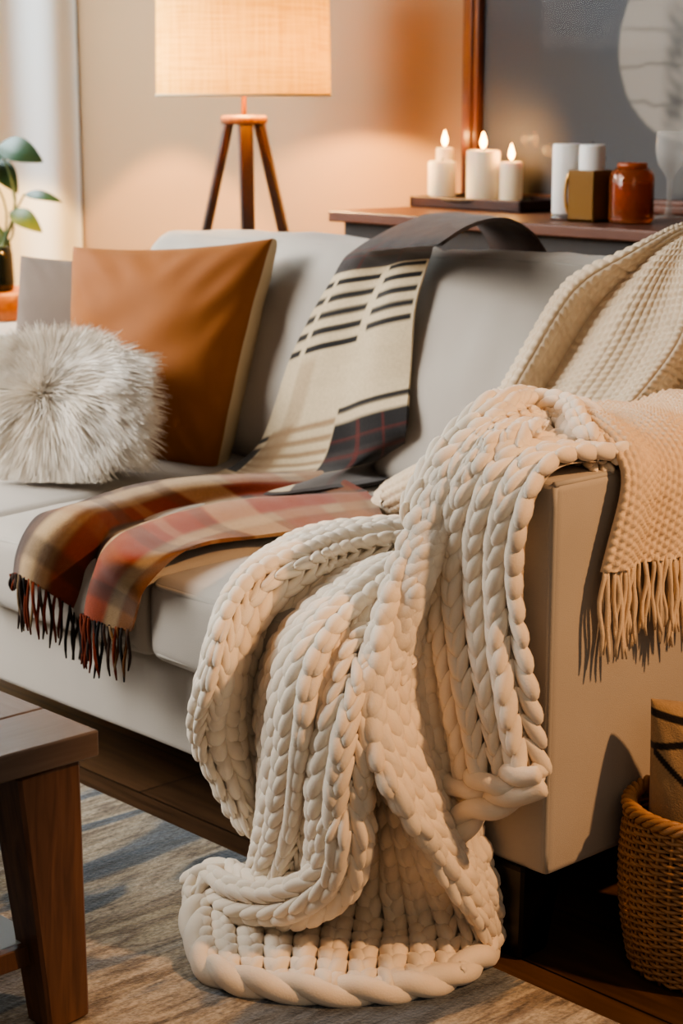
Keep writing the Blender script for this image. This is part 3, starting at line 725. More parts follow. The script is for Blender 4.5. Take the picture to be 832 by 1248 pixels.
# ------------------------------------------------------------------ cushions
def pillow_half(c, X, Y, w, h, T, sign, wrk=.004, seed=1, N=56, conc=.07, skew=0.0, plump=.42):
    X = nrm(np.array(X, float)); Y = np.array(Y, float); Y = nrm(Y-X*(X @ Y)); Z = np.cross(X, Y)
    s = np.sin(np.linspace(-PI/2, PI/2, N)); U, V = np.meshgrid(s, s, indexing='ij')
    x = w/2*U*(1-conc*(1-V**2)); yv = h/2*V*(1-conc*(1-U**2))
    x = x*(1+skew*(V-1)*.5*(U > 0)); yv = yv+h*.03*U*(V > 0)*V*(skew > 0)
    zz = T/2*((1-U**2)*(1-V**2))**plump
    P = c+X*x[..., None]+Y*yv[..., None]
    d = snoise(np.stack([x, yv, 0*x], -1), 22, seed)*wrk*((1-U**2)*(1-V**2))**.3
    # creases running from the corners
    cr = np.sin((np.abs(U)-np.abs(V))*16+seed)*np.exp(-((1-np.abs(U))*(1-np.abs(V))-.12)**2/.02)*wrk*.22
    P = P+Z*(sign*(zz+d+cr))[..., None]
    return P, Z, N
def cushion(name, c, X, Y, w, h, T, m1, label, m2=None, wrk=.004, seed=1, conc=.07, names=('front', 'back'), skew=0.0):
    c = np.array(c, float)
    if m2 is None:
        mb = MB()
        for sg in (1, -1):
            P, Z, N = pillow_half(c, X, Y, w, h, T, sg, wrk, seed+sg, conc=conc); mb.add(P.reshape(-1, 3), grid_faces(N, N, flip=sg < 0))
        return tag(mb.build(name, m1), label, 'cushion')
    t = thing(name, c-np.array((0, 0, h/2)), label, 'cushion')
    for sg, m, nm in ((1, m1, names[0]), (-1, m2, names[1])):
        mb = MB(); P, Z, N = pillow_half(c, X, Y, w, h, T*(1 if sg > 0 else 1.25), sg, wrk, seed+sg, conc=conc, skew=skew, plump=.42 if sg > 0 else .2); mb.add(P.reshape(-1, 3), grid_faces(N, N, flip=sg < 0)); mb.build(nm, m, t)
    return t
cushion('throw_pillow', at(203, 436, 3.50), (math.cos(.46), math.sin(.46), .0), (-.02, .14, 1), .41, .43, .20, M['velvet'],
        'ochre velvet square cushion with cream linen back leaning on the sofa', M['linen'], wrk=.010, seed=4, conc=.06, skew=.46)
cushion('throw_pillow', at(88, 392, 3.66), (math.cos(.55), math.sin(.55), -.02), (-.02, .25, 1), .24, .25, .10, M['grey_cush'],
        'small taupe linen cushion half hidden behind the ochre cushion', None, wrk=.004, seed=9, conc=.05)
# shaggy cushion
FC = at(86, 492, 3.30); FX = nrm(np.array((math.cos(.72), math.sin(.72), 0))); FY = nrm(np.array((-.12, .16, 1.0))); FZ = nrm(np.cross(FX, FY))
fp = thing('fur_pillow', FC-np.array((0, 0, .12)), 'round white shaggy long-fur cushion in front of the ochre cushion', 'cushion')
mb = MB(); w_, h_, T_ = .222, .19, .13
for sg in (1, -1):
    P, Z, N = pillow_half(FC, FX, FY, w_, h_, T_, sg, .003, 3, conc=-.02); P = FC+(P-FC); mb.add(P.reshape(-1, 3), grid_faces(N, N, flip=sg < 0), np.tile(lin('#cfc2b0'), (N*N, 1)))
mb.build('cushion_body', M['fur'], fp, color=True)
mb = MB(); ns = 26000
a = rng.uniform(-1, 1, (ns, 2)); a = a*np.sqrt(1-.20*a[:, ::-1]**2); sgn = np.where(rng.random(ns) < .78, -1.0, 1.0)
# FZ points away from or to camera?
if FZ @ (CAM-FC) > 0: sgn = -sgn
conc = -.02
x = w_/2*a[:, 0]*(1-conc*(1-a[:, 1]**2)); yv = h_/2*a[:, 1]*(1-conc*(1-a[:, 0]**2)); zz = T_/2*((1-a[:, 0]**2)*(1-a[:, 1]**2))**.42*sgn
root = FC+FX*x[:, None]+FY*yv[:, None]+FZ*zz[:, None]
wc = np.array([-.035, .01])
rad = np.stack([x-wc[0], yv-wc[1]], 1); rl = np.linalg.norm(rad, axis=1, keepdims=True); rad = rad/np.maximum(rl, 1e-6)
clump = np.stack([snoise(root, 55, 41), snoise(root, 55, 42), snoise(root, 55, 43)], 1)
out = FX*rad[:, :1]+FY*rad[:, 1:]
d0 = nrm(out*np.clip(rl/.05, .1, 1.0)*.9+FZ*(sgn*.6)[:, None]+clump*.6+rng.normal(0, .14, (ns, 3)))
Ln = rng.uniform(.036, .062, ns)
kk = np.linspace(0, 1, 6)
pts = root[:, None]+d0[:, None]*(Ln[:, None]*kk[None])[..., None]
pts = pts+(out*.6)[:, None]*(Ln[:, None]*.35*kk[None]**2)[..., None]
pts[..., 2] -= (Ln[:, None]*.28*kk[None]**2)
pts[..., 2] = np.maximum(pts[..., 2], ZS+.026)
view = nrm(CAM-root); sd = nrm(np.cross(d0, view)+rng.normal(0, .25, (ns, 3)))
wd = .0009*np.array([1, 1, .95, .8, .55, .12])
Vt = np.stack([pts+sd[:, None]*wd[None, :, None], pts-sd[:, None]*wd[None, :, None]], 2)   # ns,6,2,3
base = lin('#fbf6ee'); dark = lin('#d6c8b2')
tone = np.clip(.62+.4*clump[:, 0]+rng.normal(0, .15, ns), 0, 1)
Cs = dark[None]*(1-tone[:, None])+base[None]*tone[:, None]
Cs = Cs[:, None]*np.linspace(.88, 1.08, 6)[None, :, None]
Cs = np.repeat(Cs[:, :, None], 2, 2)
fs = []
for i in range(ns):
    o_ = i*12
    for k in range(5): fs.append((o_+k*2, o_+k*2+1, o_+k*2+3, o_+k*2+2))
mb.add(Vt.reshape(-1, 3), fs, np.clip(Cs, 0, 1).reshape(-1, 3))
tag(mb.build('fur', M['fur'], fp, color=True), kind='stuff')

# ------------------------------------------------------------------ floor lamp
LY = 1.22
lc = ony(297, 125, LY); lx = lc[0]
lamp = thing('floor_lamp', (lx, LY, 0), 'lit tripod floor lamp with dark wood legs and linen drum shade', 'lamp')
def shade_mat():
    m = bpy.data.materials.new('linen_shade'); m.use_nodes = True; nt = m.node_tree; N = nt.nodes; Lk = nt.links
    N.remove(N['Principled BSDF']); o = N['Material Output']
    d = N.new('ShaderNodeBsdfDiffuse'); t = N.new('ShaderNodeBsdfTranslucent'); mx = N.new('ShaderNodeMixShader')
    mx.inputs[0].default_value = .09
    tc = N.new('ShaderNodeTexCoord'); c = []
    for st in ((160, 160, 6), (8, 8, 260)):
        mp = N.new('ShaderNodeMapping'); mp.inputs['Scale'].default_value = st; Lk.new(tc.outputs['Object'], mp.inputs['Vector'])
        n = N.new('ShaderNodeTexNoise'); n.inputs['Scale'].default_value = 1; n.inputs['Detail'].default_value = 2; Lk.new(mp.outputs[0], n.inputs['Vector']); c.append(n.outputs['Fac'])
    ad = N.new('ShaderNodeMath'); ad.operation = 'ADD'; Lk.new(c[0], ad.inputs[0]); Lk.new(c[1], ad.inputs[1])
    cr = N.new('ShaderNodeValToRGB'); cr.color_ramp.elements[0].position = .75/2; cr.color_ramp.elements[1].position = 1.2/2
    dv = N.new('ShaderNodeMath'); dv.operation = 'MULTIPLY'; dv.inputs[1].default_value = .5; Lk.new(ad.outputs[0], dv.inputs[0]); Lk.new(dv.outputs[0], cr.inputs[0])
    cr.color_ramp.elements[0].color = (*lin('#c89c4e'), 1); cr.color_ramp.elements[1].color = (*lin('#e0b96e'), 1)
    Lk.new(cr.outputs[0], d.inputs['Color']); Lk.new(cr.outputs[0], t.inputs['Color'])
    Lk.new(d.outputs[0], mx.inputs[1]); Lk.new(t.outputs[0], mx.inputs[2]); Lk.new(mx.outputs[0], o.inputs['Surface'])
    return m
SR, SZ0, SZ1 = .205, 1.103, 1.42
mb = MB(); prof = [(SR, SZ0), (SR-.001, SZ0+.08), (SR-.003, SZ0+.2), (SR-.005, SZ1)]
lathe(mb, prof, (lx, LY, 0), 64, cap=False); mb.build('lamp_shade', shade_mat(), lamp)
for z_, r_ in ((SZ0, SR), (SZ1, SR-.005)):
    mb = MB(); th = np.arange(64)/64*2*PI; tube(mb, np.stack([lx+r_*np.cos(th), LY+r_*np.sin(th), np.full(64, z_)], 1), .003, 6, closed=True)
    mb.build('shade_trim', M['linen'], lamp)
mb = MB(); lathe(mb, [(.006, 1.055), (.006, 1.13), (.012, 1.135), (.016, 1.14), (.016, 1.168), (.012, 1.172)], (lx, LY, 0), 20); mb.build('lamp_stem', M['brass'], lamp)
mb = MB(); lathe(mb, [(.012, 1.172), (.019, 1.18), (.026, 1.195), (.026, 1.205), (.018, 1.222), (.004, 1.228)], (lx, LY, 0), 24); mb.build('bulb', M['bulb'], lamp)
mb = MB(); lathe(mb, [(.05, 1.036), (.055, 1.039), (.055, 1.052), (.05, 1.056), (.01, 1.057)], (lx, LY, 0), 36); mb.build('hub', M['walnut'], lamp)
va = YAW
def ldir(t): return np.array((math.cos(t), math.sin(t), 0))
for ang in (va+PI+.15, va-PI/2+.12, va-.25+.05):
    d = ldir(ang); a = np.array((lx, LY, 1.042))+d*.036; b = np.array((lx, LY, 0))+d*.27
    mb = MB(); bar(mb, a, b, .036, .022, up=d, w2=.022, h2=.02); mb.build('leg', M['dark_wood'], lamp, smooth=False)

# ------------------------------------------------------------------ sideboard
CY0, CZ, CX0 = 1.167, .851, -1.665
sb = thing('sideboard', (-.3, 1.42, 0), 'dark walnut sideboard behind the sofa carrying candles', 'sideboard')
mb = MB(); rbox(mb, (CX0, CY0, CZ-.024), (1.2, 1.60, CZ), .004, 3); mb.build('top', M['sideboard_top'], sb, smooth=False)
mb = MB(); rbox(mb, (CX0+.02, CY0+.03, .12), (1.18, 1.59, CZ-.024), .004, 3); mb.build('carcass', M['sideboard'], sb, smooth=False)
for k in range(4):
    x0 = CX0+.05+k*.70
    mb = MB(); rbox(mb, (x0, CY0+.016, .15), (x0+.68, CY0+.03, CZ-.075), .003, 3); dr = mb.build('door', M['sideboard'], sb, smooth=False)
    mb = MB(); rbox(mb, (x0+.30, CY0+.004, CZ-.10), (x0+.38, CY0+.016, CZ-.09), .003, 3); mb.build('handle', M['black'], dr)
for x in (CX0+.08, 1.1):
    for yy in (CY0+.07, 1.54):
        mb = MB(); bar(mb, (x, yy, .122), (x, yy, 0), .05, .05, up=(0, 1, 0), w2=.03, h2=.03); mb.build('leg', M['dark_wood'], sb, smooth=False)

# rectangular tray and round plate
def cpos(px_, Y): p = ony(px_, 245, Y); return p[0]
t0, t1 = CX0+.025, -1.30
mb = MB(); rbox(mb, (t0, 1.40, CZ+.0005), (t1, 1.585, CZ+.008), .003, 3)
for lo, hi in (((t0, 1.40, CZ+.001), (t1, 1.41, CZ+.026)), ((t0, 1.575, CZ+.001), (t1, 1.585, CZ+.026)), ((t0, 1.40, CZ+.001), (t0+.01, 1.585, CZ+.026)), ((t1-.01, 1.40, CZ+.001), (t1, 1.585, CZ+.026))): rbox(mb, lo, hi, .003, 3)
tag(mb.build('tray', M['tray'], smooth=False), 'low rectangular dark wood tray at the left end of the sideboard', 'tray')
TZ = CZ+.009
pc = (-1.49, 1.49)
mb = MB(); lathe(mb, [(.02, TZ), (.085, TZ+.0005), (.108, TZ+.010), (.112, TZ+.012), (.110, TZ+.014), (.085, TZ+.006), (.02, TZ+.005)], (pc[0], pc[1], 0), 48, sq=.92)
tag(mb.build('plate', M['sideboard']), 'dark oval plate under the lit candles on the tray', 'plate')
PZ = TZ+.0055
def flame(x, y_, z_, par, s=1.0):
    mb = MB(); prof = [(.0005, 0), (.004, .004), (.0068, .011), (.0066, .018), (.0045, .026), (.0022, .033), (.0003, .038)]
    lathe(mb, [(r*s, z_+q*s) for r, q in prof], (x, y_, 0), 16); mb.build('flame', M['flame'], par)
    L = bpy.data.lights.new('candle_light', 'POINT'); L.energy = .45; L.color = (1, .55, .2); L.shadow_soft_size = .012
    lo = bpy.data.objects.new('candle_light', L); lo.location = (x, y_, z_+.02); COL.objects.link(lo)
def candle(x, y_, zb, r, ht, label, m, wicks=((0, 0),), lit=True, dip=.004, fs=1.0):
    t = thing('pillar_candle', (x, y_, zb), label, 'candle', 'pillar candles on the sideboard')
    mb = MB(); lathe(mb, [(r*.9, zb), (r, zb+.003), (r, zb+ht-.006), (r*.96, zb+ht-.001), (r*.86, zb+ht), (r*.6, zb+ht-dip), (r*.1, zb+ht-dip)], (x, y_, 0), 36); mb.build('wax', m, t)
    for dx, dy in wicks:
        mb = MB(); zz_ = zb+ht-dip-.001; tube(mb, [(x+dx, y_+dy, zz_), (x+dx+.0006, y_+dy, zz_+.006), (x+dx+.001, y_+dy, zz_+.012)], .0011, 6); mb.build('wick', M['wick'], t)
        if lit: flame(x+dx, y_+dy, zz_+.008, t, fs)
    return t
def ztop(px_, py_, Y): return ony(px_, py_, Y)[2]
def rad_(Y, px_, wpx): p = ony(px_, 220, Y); return wpx/2*((p-CAM) @ W_)/F
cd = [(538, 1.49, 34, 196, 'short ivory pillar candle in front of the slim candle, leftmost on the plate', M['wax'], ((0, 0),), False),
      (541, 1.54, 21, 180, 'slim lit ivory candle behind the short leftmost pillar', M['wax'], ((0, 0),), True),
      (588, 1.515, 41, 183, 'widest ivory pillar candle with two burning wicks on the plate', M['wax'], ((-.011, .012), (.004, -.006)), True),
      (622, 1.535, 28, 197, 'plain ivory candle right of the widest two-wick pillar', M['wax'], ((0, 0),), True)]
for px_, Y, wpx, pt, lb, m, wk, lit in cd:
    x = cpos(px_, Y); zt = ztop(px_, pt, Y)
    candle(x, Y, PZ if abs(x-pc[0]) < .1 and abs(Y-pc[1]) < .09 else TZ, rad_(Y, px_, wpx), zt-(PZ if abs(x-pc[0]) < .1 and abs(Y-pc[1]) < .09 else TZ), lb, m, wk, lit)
# tall white candle on a glass coaster
Y = 1.30; x = cpos(689, Y); r = rad_(Y, 689, 34)
mb = MB(); lathe(mb, [(r*1.0, CZ+.0005), (r*1.08, CZ+.002), (r*1.08, CZ+.009), (r*1.0, CZ+.0105), (.005, CZ+.0105)], (x, Y, 0), 36)
tag(mb.build('glass_coaster', M['glass']), 'clear glass coaster under the tall white candle', 'coaster')
candle(x, Y, CZ+.0112, r, ztop(689, 175, Y)-CZ-.0112, 'tall unlit white pillar candle with uneven rim on a glass coaster', M['wax_w'], ((0, 0),), False, dip=.008)
# square smoked holder with white candle
Y = 1.29; x = cpos(720, Y); h_ = ztop(720, 207, Y)-CZ
t = thing('candle_holder', (x, Y, CZ), 'square golden smoked-glass candle holder with a white candle standing inside', 'candle holder')
mb = MB(); q = .034
for lo, hi in (((-q, -q, 0), (q, q, .008)), ((-q, -q, 0), (q, -q+.005, h_)), ((-q, q-.005, 0), (q, q, h_)), ((-q, -q, 0), (-q+.005, q, h_)), ((q-.005, -q, 0), (q, q, h_))):
    rbox(mb, np.array(lo)+(x, Y, CZ+.0005), np.array(hi)+(x, Y, CZ), .002, 2)
mb.build('glass_box', M['smoke'], t, smooth=False)
mb = MB(); th = np.linspace(0, PI, 14)
hx = np.array((x-.036, Y-.02, CZ)); tube(mb, [hx+np.array((-.012*math.sin(a), -.004*math.sin(a), .012+(h_-.018)*(.5-.5*math.cos(a)))) for a in th], .0035, 8); mb.build('handle', M['brass'], t)
candle(x, Y, CZ+.0095, rad_(Y, 720, 32), ztop(722, 176, Y)-CZ-.0095, 'white candle inside the square golden glass holder', M['wax_w'], ((0, 0),), False)
# amber jar
Y = 1.31; x = cpos(769, Y); r = rad_(Y, 769, 55); h_ = ztop(769, 205, Y)-CZ
t = thing('glass_jar', (x, Y, CZ), 'lidded amber glass candle jar on the sideboard right of the square holder', 'jar')
mb = MB(); lathe(mb, [(r*.9, CZ+.0008), (r*.98, CZ+.004), (r, CZ+.012), (r, CZ+h_*.82), (r*.93, CZ+h_*.93), (r*.8, CZ+h_*.97), (r*.76, CZ+h_), (r*.70, CZ+h_), (r*.75, CZ+h_*.95), (r*.88, CZ+h_*.9), (r*.93, CZ+h_*.8), (r*.93, CZ+.014), (r*.8, CZ+.009), (.004, CZ+.009)], (x, Y, 0), 48); mb.build('jar_body', M['amber'], t)
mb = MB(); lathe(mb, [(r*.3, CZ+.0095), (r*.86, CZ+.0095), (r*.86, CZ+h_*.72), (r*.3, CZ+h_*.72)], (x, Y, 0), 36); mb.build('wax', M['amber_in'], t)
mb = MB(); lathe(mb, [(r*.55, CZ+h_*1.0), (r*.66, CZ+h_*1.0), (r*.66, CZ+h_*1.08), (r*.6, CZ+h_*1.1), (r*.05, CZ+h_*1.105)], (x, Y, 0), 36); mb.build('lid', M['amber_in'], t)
# clear goblet
Y = 1.50; x = cpos(815, Y); zt = ztop(815, 160, Y)
mb = MB(); H_ = zt-CZ
lathe(mb, [(.03, CZ+.0005), (.03, CZ+.003), (.008, CZ+.008), (.0055, CZ+.03), (.0055, CZ+H_*.45), (.012, CZ+H_*.52), (.026, CZ+H_*.62), (.032, CZ+H_*.78), (.030, CZ+H_)], (x, Y, 0), 36, cap=False)
tag(mb.build('goblet', M['thin_glass']), 'clear stemmed glass goblet behind the amber jar', 'glass')

# ------------------------------------------------------------------ framed picture leaning on the wall
fx0 = ony(566, 200, 1.60)[0]; fx1 = fx0+1.15; fz0, fz1 = CZ+.001, 1.75
pic = thing('framed_picture', ((fx0+fx1)/2, 1.605, fz0), 'large dark framed art print with a pale shape behind reflective glass', 'picture')
fw = .052
for lo, hi in (((fx0, 1.585, fz0), (fx0+fw, 1.625, fz1)), ((fx1-fw, 1.585, fz0), (fx1, 1.625, fz1)), ((fx0+fw, 1.585, fz0), (fx1-fw, 1.625, fz0+.03)), ((fx0+fw, 1.585, fz1-fw), (fx1-fw, 1.625, fz1))):
    mb = MB(); rbox(mb, lo, hi, .005, 3)
    rbox(mb, np.array(lo)+(.012 if hi[0]-lo[0] < .1 else 0, -.006, .0), np.array(hi)-(.016 if hi[0]-lo[0] < .1 else 0, .02, .0 if hi[0]-lo[0] < .1 else .012), .004, 3)
    mb.build('frame_rail', M['frame'], pic)
NX, NZ = 180, 160
X, Z = np.meshgrid(np.linspace(fx0+fw-.004, fx1-fw+.004, NX), np.linspace(fz0+.026, fz1-fw+.004, NZ), indexing='ij')
P = np.stack([X, np.full(X.shape, 1.605), Z], -1)
C = np.ones(X.shape+(3,))*lin('#494d52')
C = mixc(C, lin('#5f544b'), np.clip(.5+.6*snoise(P*np.array([1, 1, .5]), 7, 51), 0, 1)*.7)
C = mixc(C, lin('#3c434c'), smooth_step(1.1, 1.3, Z)*.5)
cx, cz_ = ony(848, 55, 1.605)[0], ony(848, 55, 1.605)[2]
e = ((X-cx)/.205)**2+((Z-cz_+.0)/.205)**2+.03*snoise(P, 40, 52)
pale = 1-smooth_step(.95, 1.02, e)
C = mixc(C, lin('#988f84'), pale*.95)
for dz in (-.12, -.045, .03, .1): C = mixc(C, lin('#4c4945'), pale*.6*band(Z-cz_+.01*snoise(P, 30, 53), dz, dz+.006, .004))
C = mixc(C, lin('#514e4a'), pale*np.clip(band(X-cx, -.075, -.025, .02)*band(Z-cz_, -.19, .08, .03)*(.6+.6*snoise(P, 60, 54)), 0, 1))
C = mixc(C, lin('#8a857c'), band(Z, fz0+.04, fz0+.20, .01)*band(X-cx, -.05, .25, .02)*.35)
mb = MB(); mb.add(P.reshape(-1, 3), grid_faces(NX, NZ), C.reshape(-1, 3))
mb.build('art_print', mat('print_paper', '#ffffff', .7, vcol=True), pic, color=True)
gm = bpy.data.materials.new('picture_glass'); gm.use_nodes = True; nt = gm.node_tree
nt.nodes.remove(nt.nodes['Principled BSDF'])
g1 = nt.nodes.new('ShaderNodeBsdfTransparent'); g2 = nt.nodes.new('ShaderNodeBsdfGlossy'); g2.inputs['Roughness'].default_value = .05
fr = nt.nodes.new('ShaderNodeFresnel'); fr.inputs[0].default_value = 1.15; mx = nt.nodes.new('ShaderNodeMixShader')
nt.links.new(fr.outputs[0], mx.inputs[0]); nt.links.new(g1.outputs[0], mx.inputs[1]); nt.links.new(g2.outputs[0], mx.inputs[2]); nt.links.new(mx.outputs[0], nt.nodes['Material Output'].inputs[0])
mb = MB(); mb.add([(fx0+fw-.003, 1.598, fz0+.027), (fx1-fw+.003, 1.598, fz0+.027), (fx1-fw+.003, 1.598, fz1-fw+.003), (fx0+fw-.003, 1.598, fz1-fw+.003)], [(0, 1, 2, 3)])
mb.build('glass', gm, pic, smooth=False)

# ------------------------------------------------------------------ curtain, plant, side table
mb = MB(); ny = 160
yy = np.linspace(.2, WY-.008, ny); xx = WX+.05+.018*np.sin(yy*26)+.012*np.sin(yy*11+1)
V = np.array([[(a, b, zq) for zq in (.03, .9, 1.8, 2.5)] for a, b in zip(xx, yy)])
mb.add(V.reshape(-1, 3), grid_faces(ny, 4))
tag(mb.build('curtain', M['curtain']), 'white floor-length curtain hanging at the far left beside the lamp', 'curtain')
TY = .92
tp = ony(-15, 392, TY); tx = tp[0]; tzt = tp[2]+.012
st = thing('side_table', (tx, TY, 0), 'small round white side table behind the sofa at far left', 'side table')
mb = MB(); lathe(mb, [(.17, tzt-.018), (.18, tzt-.014), (.18, tzt-.002), (.176, tzt), (.01, tzt)], (tx, TY, 0), 48); mb.build('tabletop', M['white_lac'], st)
mb = MB(); lathe(mb, [(.02, tzt-.018), (.018, .03), (.02, .02)][::-1], (tx, TY, 0), 20); mb.build('pedestal', M['white_lac'], st)
mb = MB(); lathe(mb, [(.13, 0.0), (.13, .012), (.03, .022)], (tx, TY, 0), 40); mb.build('foot', M['white_lac'], st)
bz0 = tzt+.001; bz1 = ony(5, 358, TY-.02)[2]
mb = MB(); lathe(mb, [(.13, bz0), (.138, bz0+.004), (.138, bz1-.003), (.134, bz1), (.01, bz1)], (tx+.005, TY, 0), 48)
tag(mb.build('wooden_stand', M['tan_wood']), 'round orange-brown wooden plant stand on the white side table', 'stand')
pt = thing('potted_plant', (tx, TY, bz1), 'broad-leaved green plant in a dark glass vase at the left edge', 'plant')
vx = ony(-8, 330, TY)[0]; vh = ony(-8, 300, TY)[2]-bz1
mb = MB(); lathe(mb, [(.045, bz1+.001), (.05, bz1+.004), (.052, bz1+.02), (.05, bz1+vh*.8), (.046, bz1+vh), (.042, bz1+vh), (.045, bz1+vh*.8), (.046, bz1+.02), (.01, bz1+.012)], (vx, TY, 0), 36); mb.build('vase', M['dark_glass'], pt)
D0 = (np.array((vx, TY, bz1+vh))-CAM) @ W_
sr = at(2, 310, D0)
def leafblade(mb_, a, b, wd, up, cup=.15, n=14):
    a = np.array(a); b = np.array(b); t = b-a; L = np.linalg.norm(t); t = t/L; up = np.array(up, float); s = nrm(np.cross(t, up)); u = np.cross(s, t)
    k = np.linspace(0, 1, n); wv = wd*np.sin(PI*k**.85)**.8*(1-.25*k)
    rows = []
    for kk_, w0 in zip(k, wv):
        c = a+t*L*kk_+u*(.12*L*math.sin(PI*kk_)); rows.append([c+s*w0*q+u*(cup*w0*abs(q)) for q in (-1, -.5, 0, .5, 1)])
    mb_.add(np.array(rows).reshape(-1, 3), grid_faces(n, 5))
lv = [((18,262),(-2,178),(53,198),.040,'leaf'),((8,260),(-30,190),(10,188),.04,'leaf'),((18,244),(-10,195),(22,236),.035,'leaf'),
      ((28,240),(30,237),(77,247),.016,'leaf'),((14,290),(12,258),(52,284),.030,'leaf2'),((2,290),(-30,275),(14,300),.03,'leaf2'),((0,300),(-40,240),(-5,225),.04,'leaf')]
stems = MB()
for k, ((sx, sy), (ax, ay), (bx, by), wd, mm) in enumerate(lv):
    dz = (k % 3-1)*.03
    a = at(ax, ay, D0+dz); b = at(bx, by, D0+dz-.02)
    mb = MB(); leafblade(mb, a, b, wd, nrm(CAM-a)+np.array((0, 0, .5))); mb.build('leaf', M[mm], pt)
    P = resample([np.array((vx+.005*k, TY, bz1+.02)), sr+np.array((0, 0, .01)), at(sx, sy, D0), a], 14); tube(stems, P, .0028, 6)
stems.build('stem', M['stem'], pt)

# ------------------------------------------------------------------ coffee table
ct = thing('coffee_table', (-.70, -.85, .010), 'dark walnut coffee table with splayed block legs and lower shelf', 'coffee table')
tx1, ty1, tz1, tth = -.262, -.492, .38, .032
tx0, ty0 = tx1-1.0, ty1-.62
mb = MB(); rbox(mb, (tx0+.11, ty0, tz1-tth), (tx1-.1115, ty1, tz1), .003, 3); mb.build('tabletop', M['walnut_top'], ct, smooth=False)
for xa, xb in ((tx1-.11, tx1), (tx0, tx0+.1085)):
    mb = MB(); rbox(mb, (xa, ty0, tz1-tth), (xb, ty1, tz1), .003, 3); mb.build('breadboard_end', M['walnut_end'], ct, smooth=False)
for sx, sy in ((1, 1), (1, -1), (-1, 1), (-1, -1)):
    ex = tx1 if sx > 0 else tx0; ey = ty1 if sy > 0 else ty0
    a = np.array((ex-sx*.045, ey-sy*.062, tz1-tth)); b = np.array((ex-sx*.052, ey-sy*.034, .0105))
    mb = MB(); bar(mb, a, b, .07, .085, up=(0, 1, 0), w2=.05, h2=.058); mb.build('leg', M['walnut'], ct, smooth=False)
mb = MB(); rbox(mb, (tx0+.08, ty0+.03, tz1-tth-.018), (tx1-.06, ty1-.1, tz1-tth), .002, 3); mb.build('apron', M['dark_wood'], ct, smooth=False)
mb = MB(); rbox(mb, (tx0+.06, ty0+.06, .108), (tx1-.062, ty1-.05, .118), .002, 3); sf = mb.build('shelf', M['shelf_white'], ct, smooth=False)
mb = MB(); rbox(mb, (tx1-.064, ty0+.05, .092), (tx1-.050, ty1-.05, .1175), .002, 3); mb.build('rail', M['walnut'], ct, smooth=False)
mb = MB(); rbox(mb, (tx0+.05, ty0+.05, .092), (tx0+.064, ty1-.05, .1175), .002, 3)
mb.build('rail', M['walnut'], ct, smooth=False)

# ------------------------------------------------------------------ wicker basket
bcx, bcy, bh = .122, .175, .222
M['wicker'] = mat('wicker', '#ad8258', .5, var=.3, vscale=60, bump=.2, bscale=300)
bk_ = thing('wicker_basket', (bcx, bcy, 0), 'round woven brown wicker basket on the floor beside the sofa arm', 'basket')
def brad(zv): k = zv/bh; return .084+.026*math.sin(PI*(.12+.62*k))*1.05
mb = MB(); nst = 36
for i in range(nst):
    a = 2*PI*i/nst; zv = np.linspace(.004, bh-.005, 14)
    tube(mb, [(bcx+brad(q)*math.cos(a), bcy+brad(q)*math.sin(a), q) for q in zv], .0024, 6)
mb.build('stakes', M['wicker'], bk_)
mb = MB(); nr = 42; na = nst*4
for k in range(nr):
    zv = .008+k*(bh-.022)/(nr-1); ang = np.arange(na)/na*2*PI
    rr = brad(zv)+.0032*np.cos(ang*nst/2+PI*(k % 2))
    P = np.stack([bcx+rr*np.cos(ang), bcy+rr*np.sin(ang), zv+.0008*np.sin(ang*3+k)], 1)
    tube(mb, P, .0024, 6, closed=True)
mb.build('weave', M['wicker'], bk_)
mb = MB()
for k in range(4):
    n = 200; ang = np.arange(n)/n*2*PI; ph = ang*11+k*PI/2
    rr = brad(bh)+.0065*np.cos(ph); P = np.stack([bcx+rr*np.cos(ang), bcy+rr*np.sin(ang), bh-.003+.0065*np.sin(ph)], 1); tube(mb, P, .0042, 7, closed=True)
mb.build('rim', M['wicker'], bk_)
mb = MB(); lathe(mb, [(.002, .003), (.08, .003), (.082, .009), (.002, .009)], (bcx, bcy, 0), 40, cap=False); mb.build('bottom', M['wicker'], bk_)
# patterned cushion standing in the basket
pc_ = np.array((bcx+.006, bcy-.006, .205))
PX = nrm(np.array((.80, .60, 0))); PY = nrm(np.array((-.10, .02, 1.0)))
mb = MB()
for sg in (1, -1):
    P, Z, N = pillow_half(pc_, PX, PY, .165, .30, .12, sg, .003, 6, N=170, conc=.03, skew=0, plump=.36)
    s = np.sin(np.linspace(-PI/2, PI/2, N)); U, V = np.meshgrid(s, s, indexing='ij')
    C = np.ones(U.shape+(3,))*lin('#a58a68')
    blk = np.zeros(U.shape)
    def line(d, w): return 1-smooth_step(w*.8, w*1.2, np.abs(d))
    blk = np.maximum(blk, line(U+.22+.28*V, .075)*(V < .72))
    blk = np.maximum(blk, line(V-.86+.05*U, .032)); blk = np.maximum(blk, line(V-.70-.14*(U+.5), .03)*(U < .3)); blk = np.maximum(blk, line(V-.58+.45*(U+.9), .035)*(U < -.3)*(U > -.95))
    blk = np.maximum(blk, line(V+.15+.55*(U+.9), .045)); blk = np.maximum(blk, line(V-.35-.6*U, .04)*(U > .1)); blk = np.maximum(blk, line(U-.6-.2*V, .06))
    C = mixc(C, lin('#17110d'), blk)
    mb.add(P.reshape(-1, 3), grid_faces(N, N, flip=sg < 0), C.reshape(-1, 3))
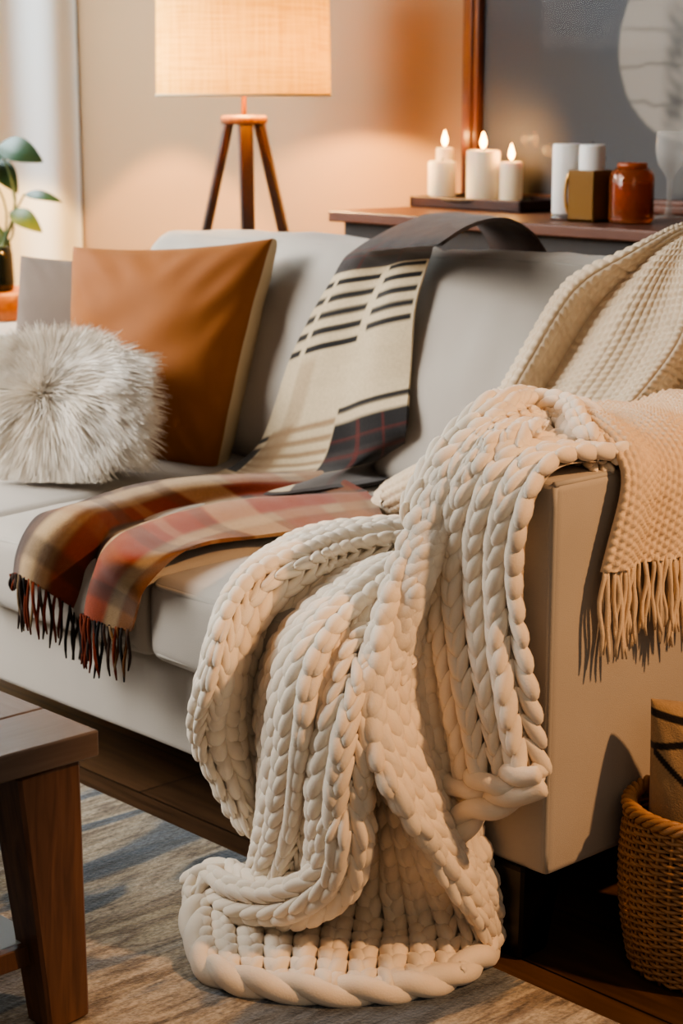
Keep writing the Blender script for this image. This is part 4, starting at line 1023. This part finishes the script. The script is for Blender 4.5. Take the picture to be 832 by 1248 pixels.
tag(mb.build('patterned_pillow', M['plaid'], color=True), 'tan cushion with black line pattern standing in the wicker basket', 'cushion')

# ------------------------------------------------------------------ light
def area(name, loc, target, size, energy, color, size_y=None, spread=None):
    L = bpy.data.lights.new(name, 'AREA'); L.energy = energy; L.color = color; L.size = size
    if size_y: L.shape = 'RECTANGLE'; L.size_y = size_y
    if spread: L.spread = spread
    o = bpy.data.objects.new(name, L); o.location = loc
    o.rotation_euler = (Vector(target)-Vector(loc)).to_track_quat('-Z', 'Y').to_euler(); COL.objects.link(o); return o
area('window_daylight', (-2.4, -1.0, 2.0), (-.6, .0, .4), 2.0, 50, (1, .98, .95), 1.8)
area('pillow_fill', (-1.9, -1.5, 1.7), (-1.35, .35, .45), .9, 11, (1, .98, .95), .9, math.radians(75))  # added fill to brighten the left pillows and seat, not a window
area('left_window_daylight', (-3.0, .3, 1.7), (-3.28, 1.4, 1.0), .7, 50, (.80, .93, 1.0))
area('room_glow', (2.3, -1.6, 2.1), (0, .2, .4), 1.2, 7, (1, .70, .44))
L = bpy.data.lights.new('warm_side_lamp', 'SPOT'); L.energy = 170; L.color = (1, .54, .25); L.shadow_soft_size = .05; L.spot_size = math.radians(30); L.spot_blend = .5
o = bpy.data.objects.new('warm_side_lamp', L); o.location = (1.55, .45, 2.0); o.rotation_euler = (Vector((0, .1, .45))-o.location).to_track_quat('-Z', 'Y').to_euler(); COL.objects.link(o)
L = bpy.data.lights.new('added_wall_glow', 'SPOT'); L.energy = 62; L.color = (1, .56, .17); L.shadow_soft_size = .03; L.spot_size = math.radians(96); L.spot_blend = .12  # added spot without a fixture, shapes the orange glow on the left wall
o = bpy.data.objects.new('added_wall_glow', L); o.location = (-2.80, 1.25, 1.30); COL.objects.link(o)
wd = bpy.data.worlds.new('world'); scn.world = wd; wd.use_nodes = True
wd.node_tree.nodes['Background'].inputs[0].default_value = (.95, .92, .88, 1); wd.node_tree.nodes['Background'].inputs[1].default_value = .13
for o in bpy.data.objects:
    if '_w' in o: del o['_w']
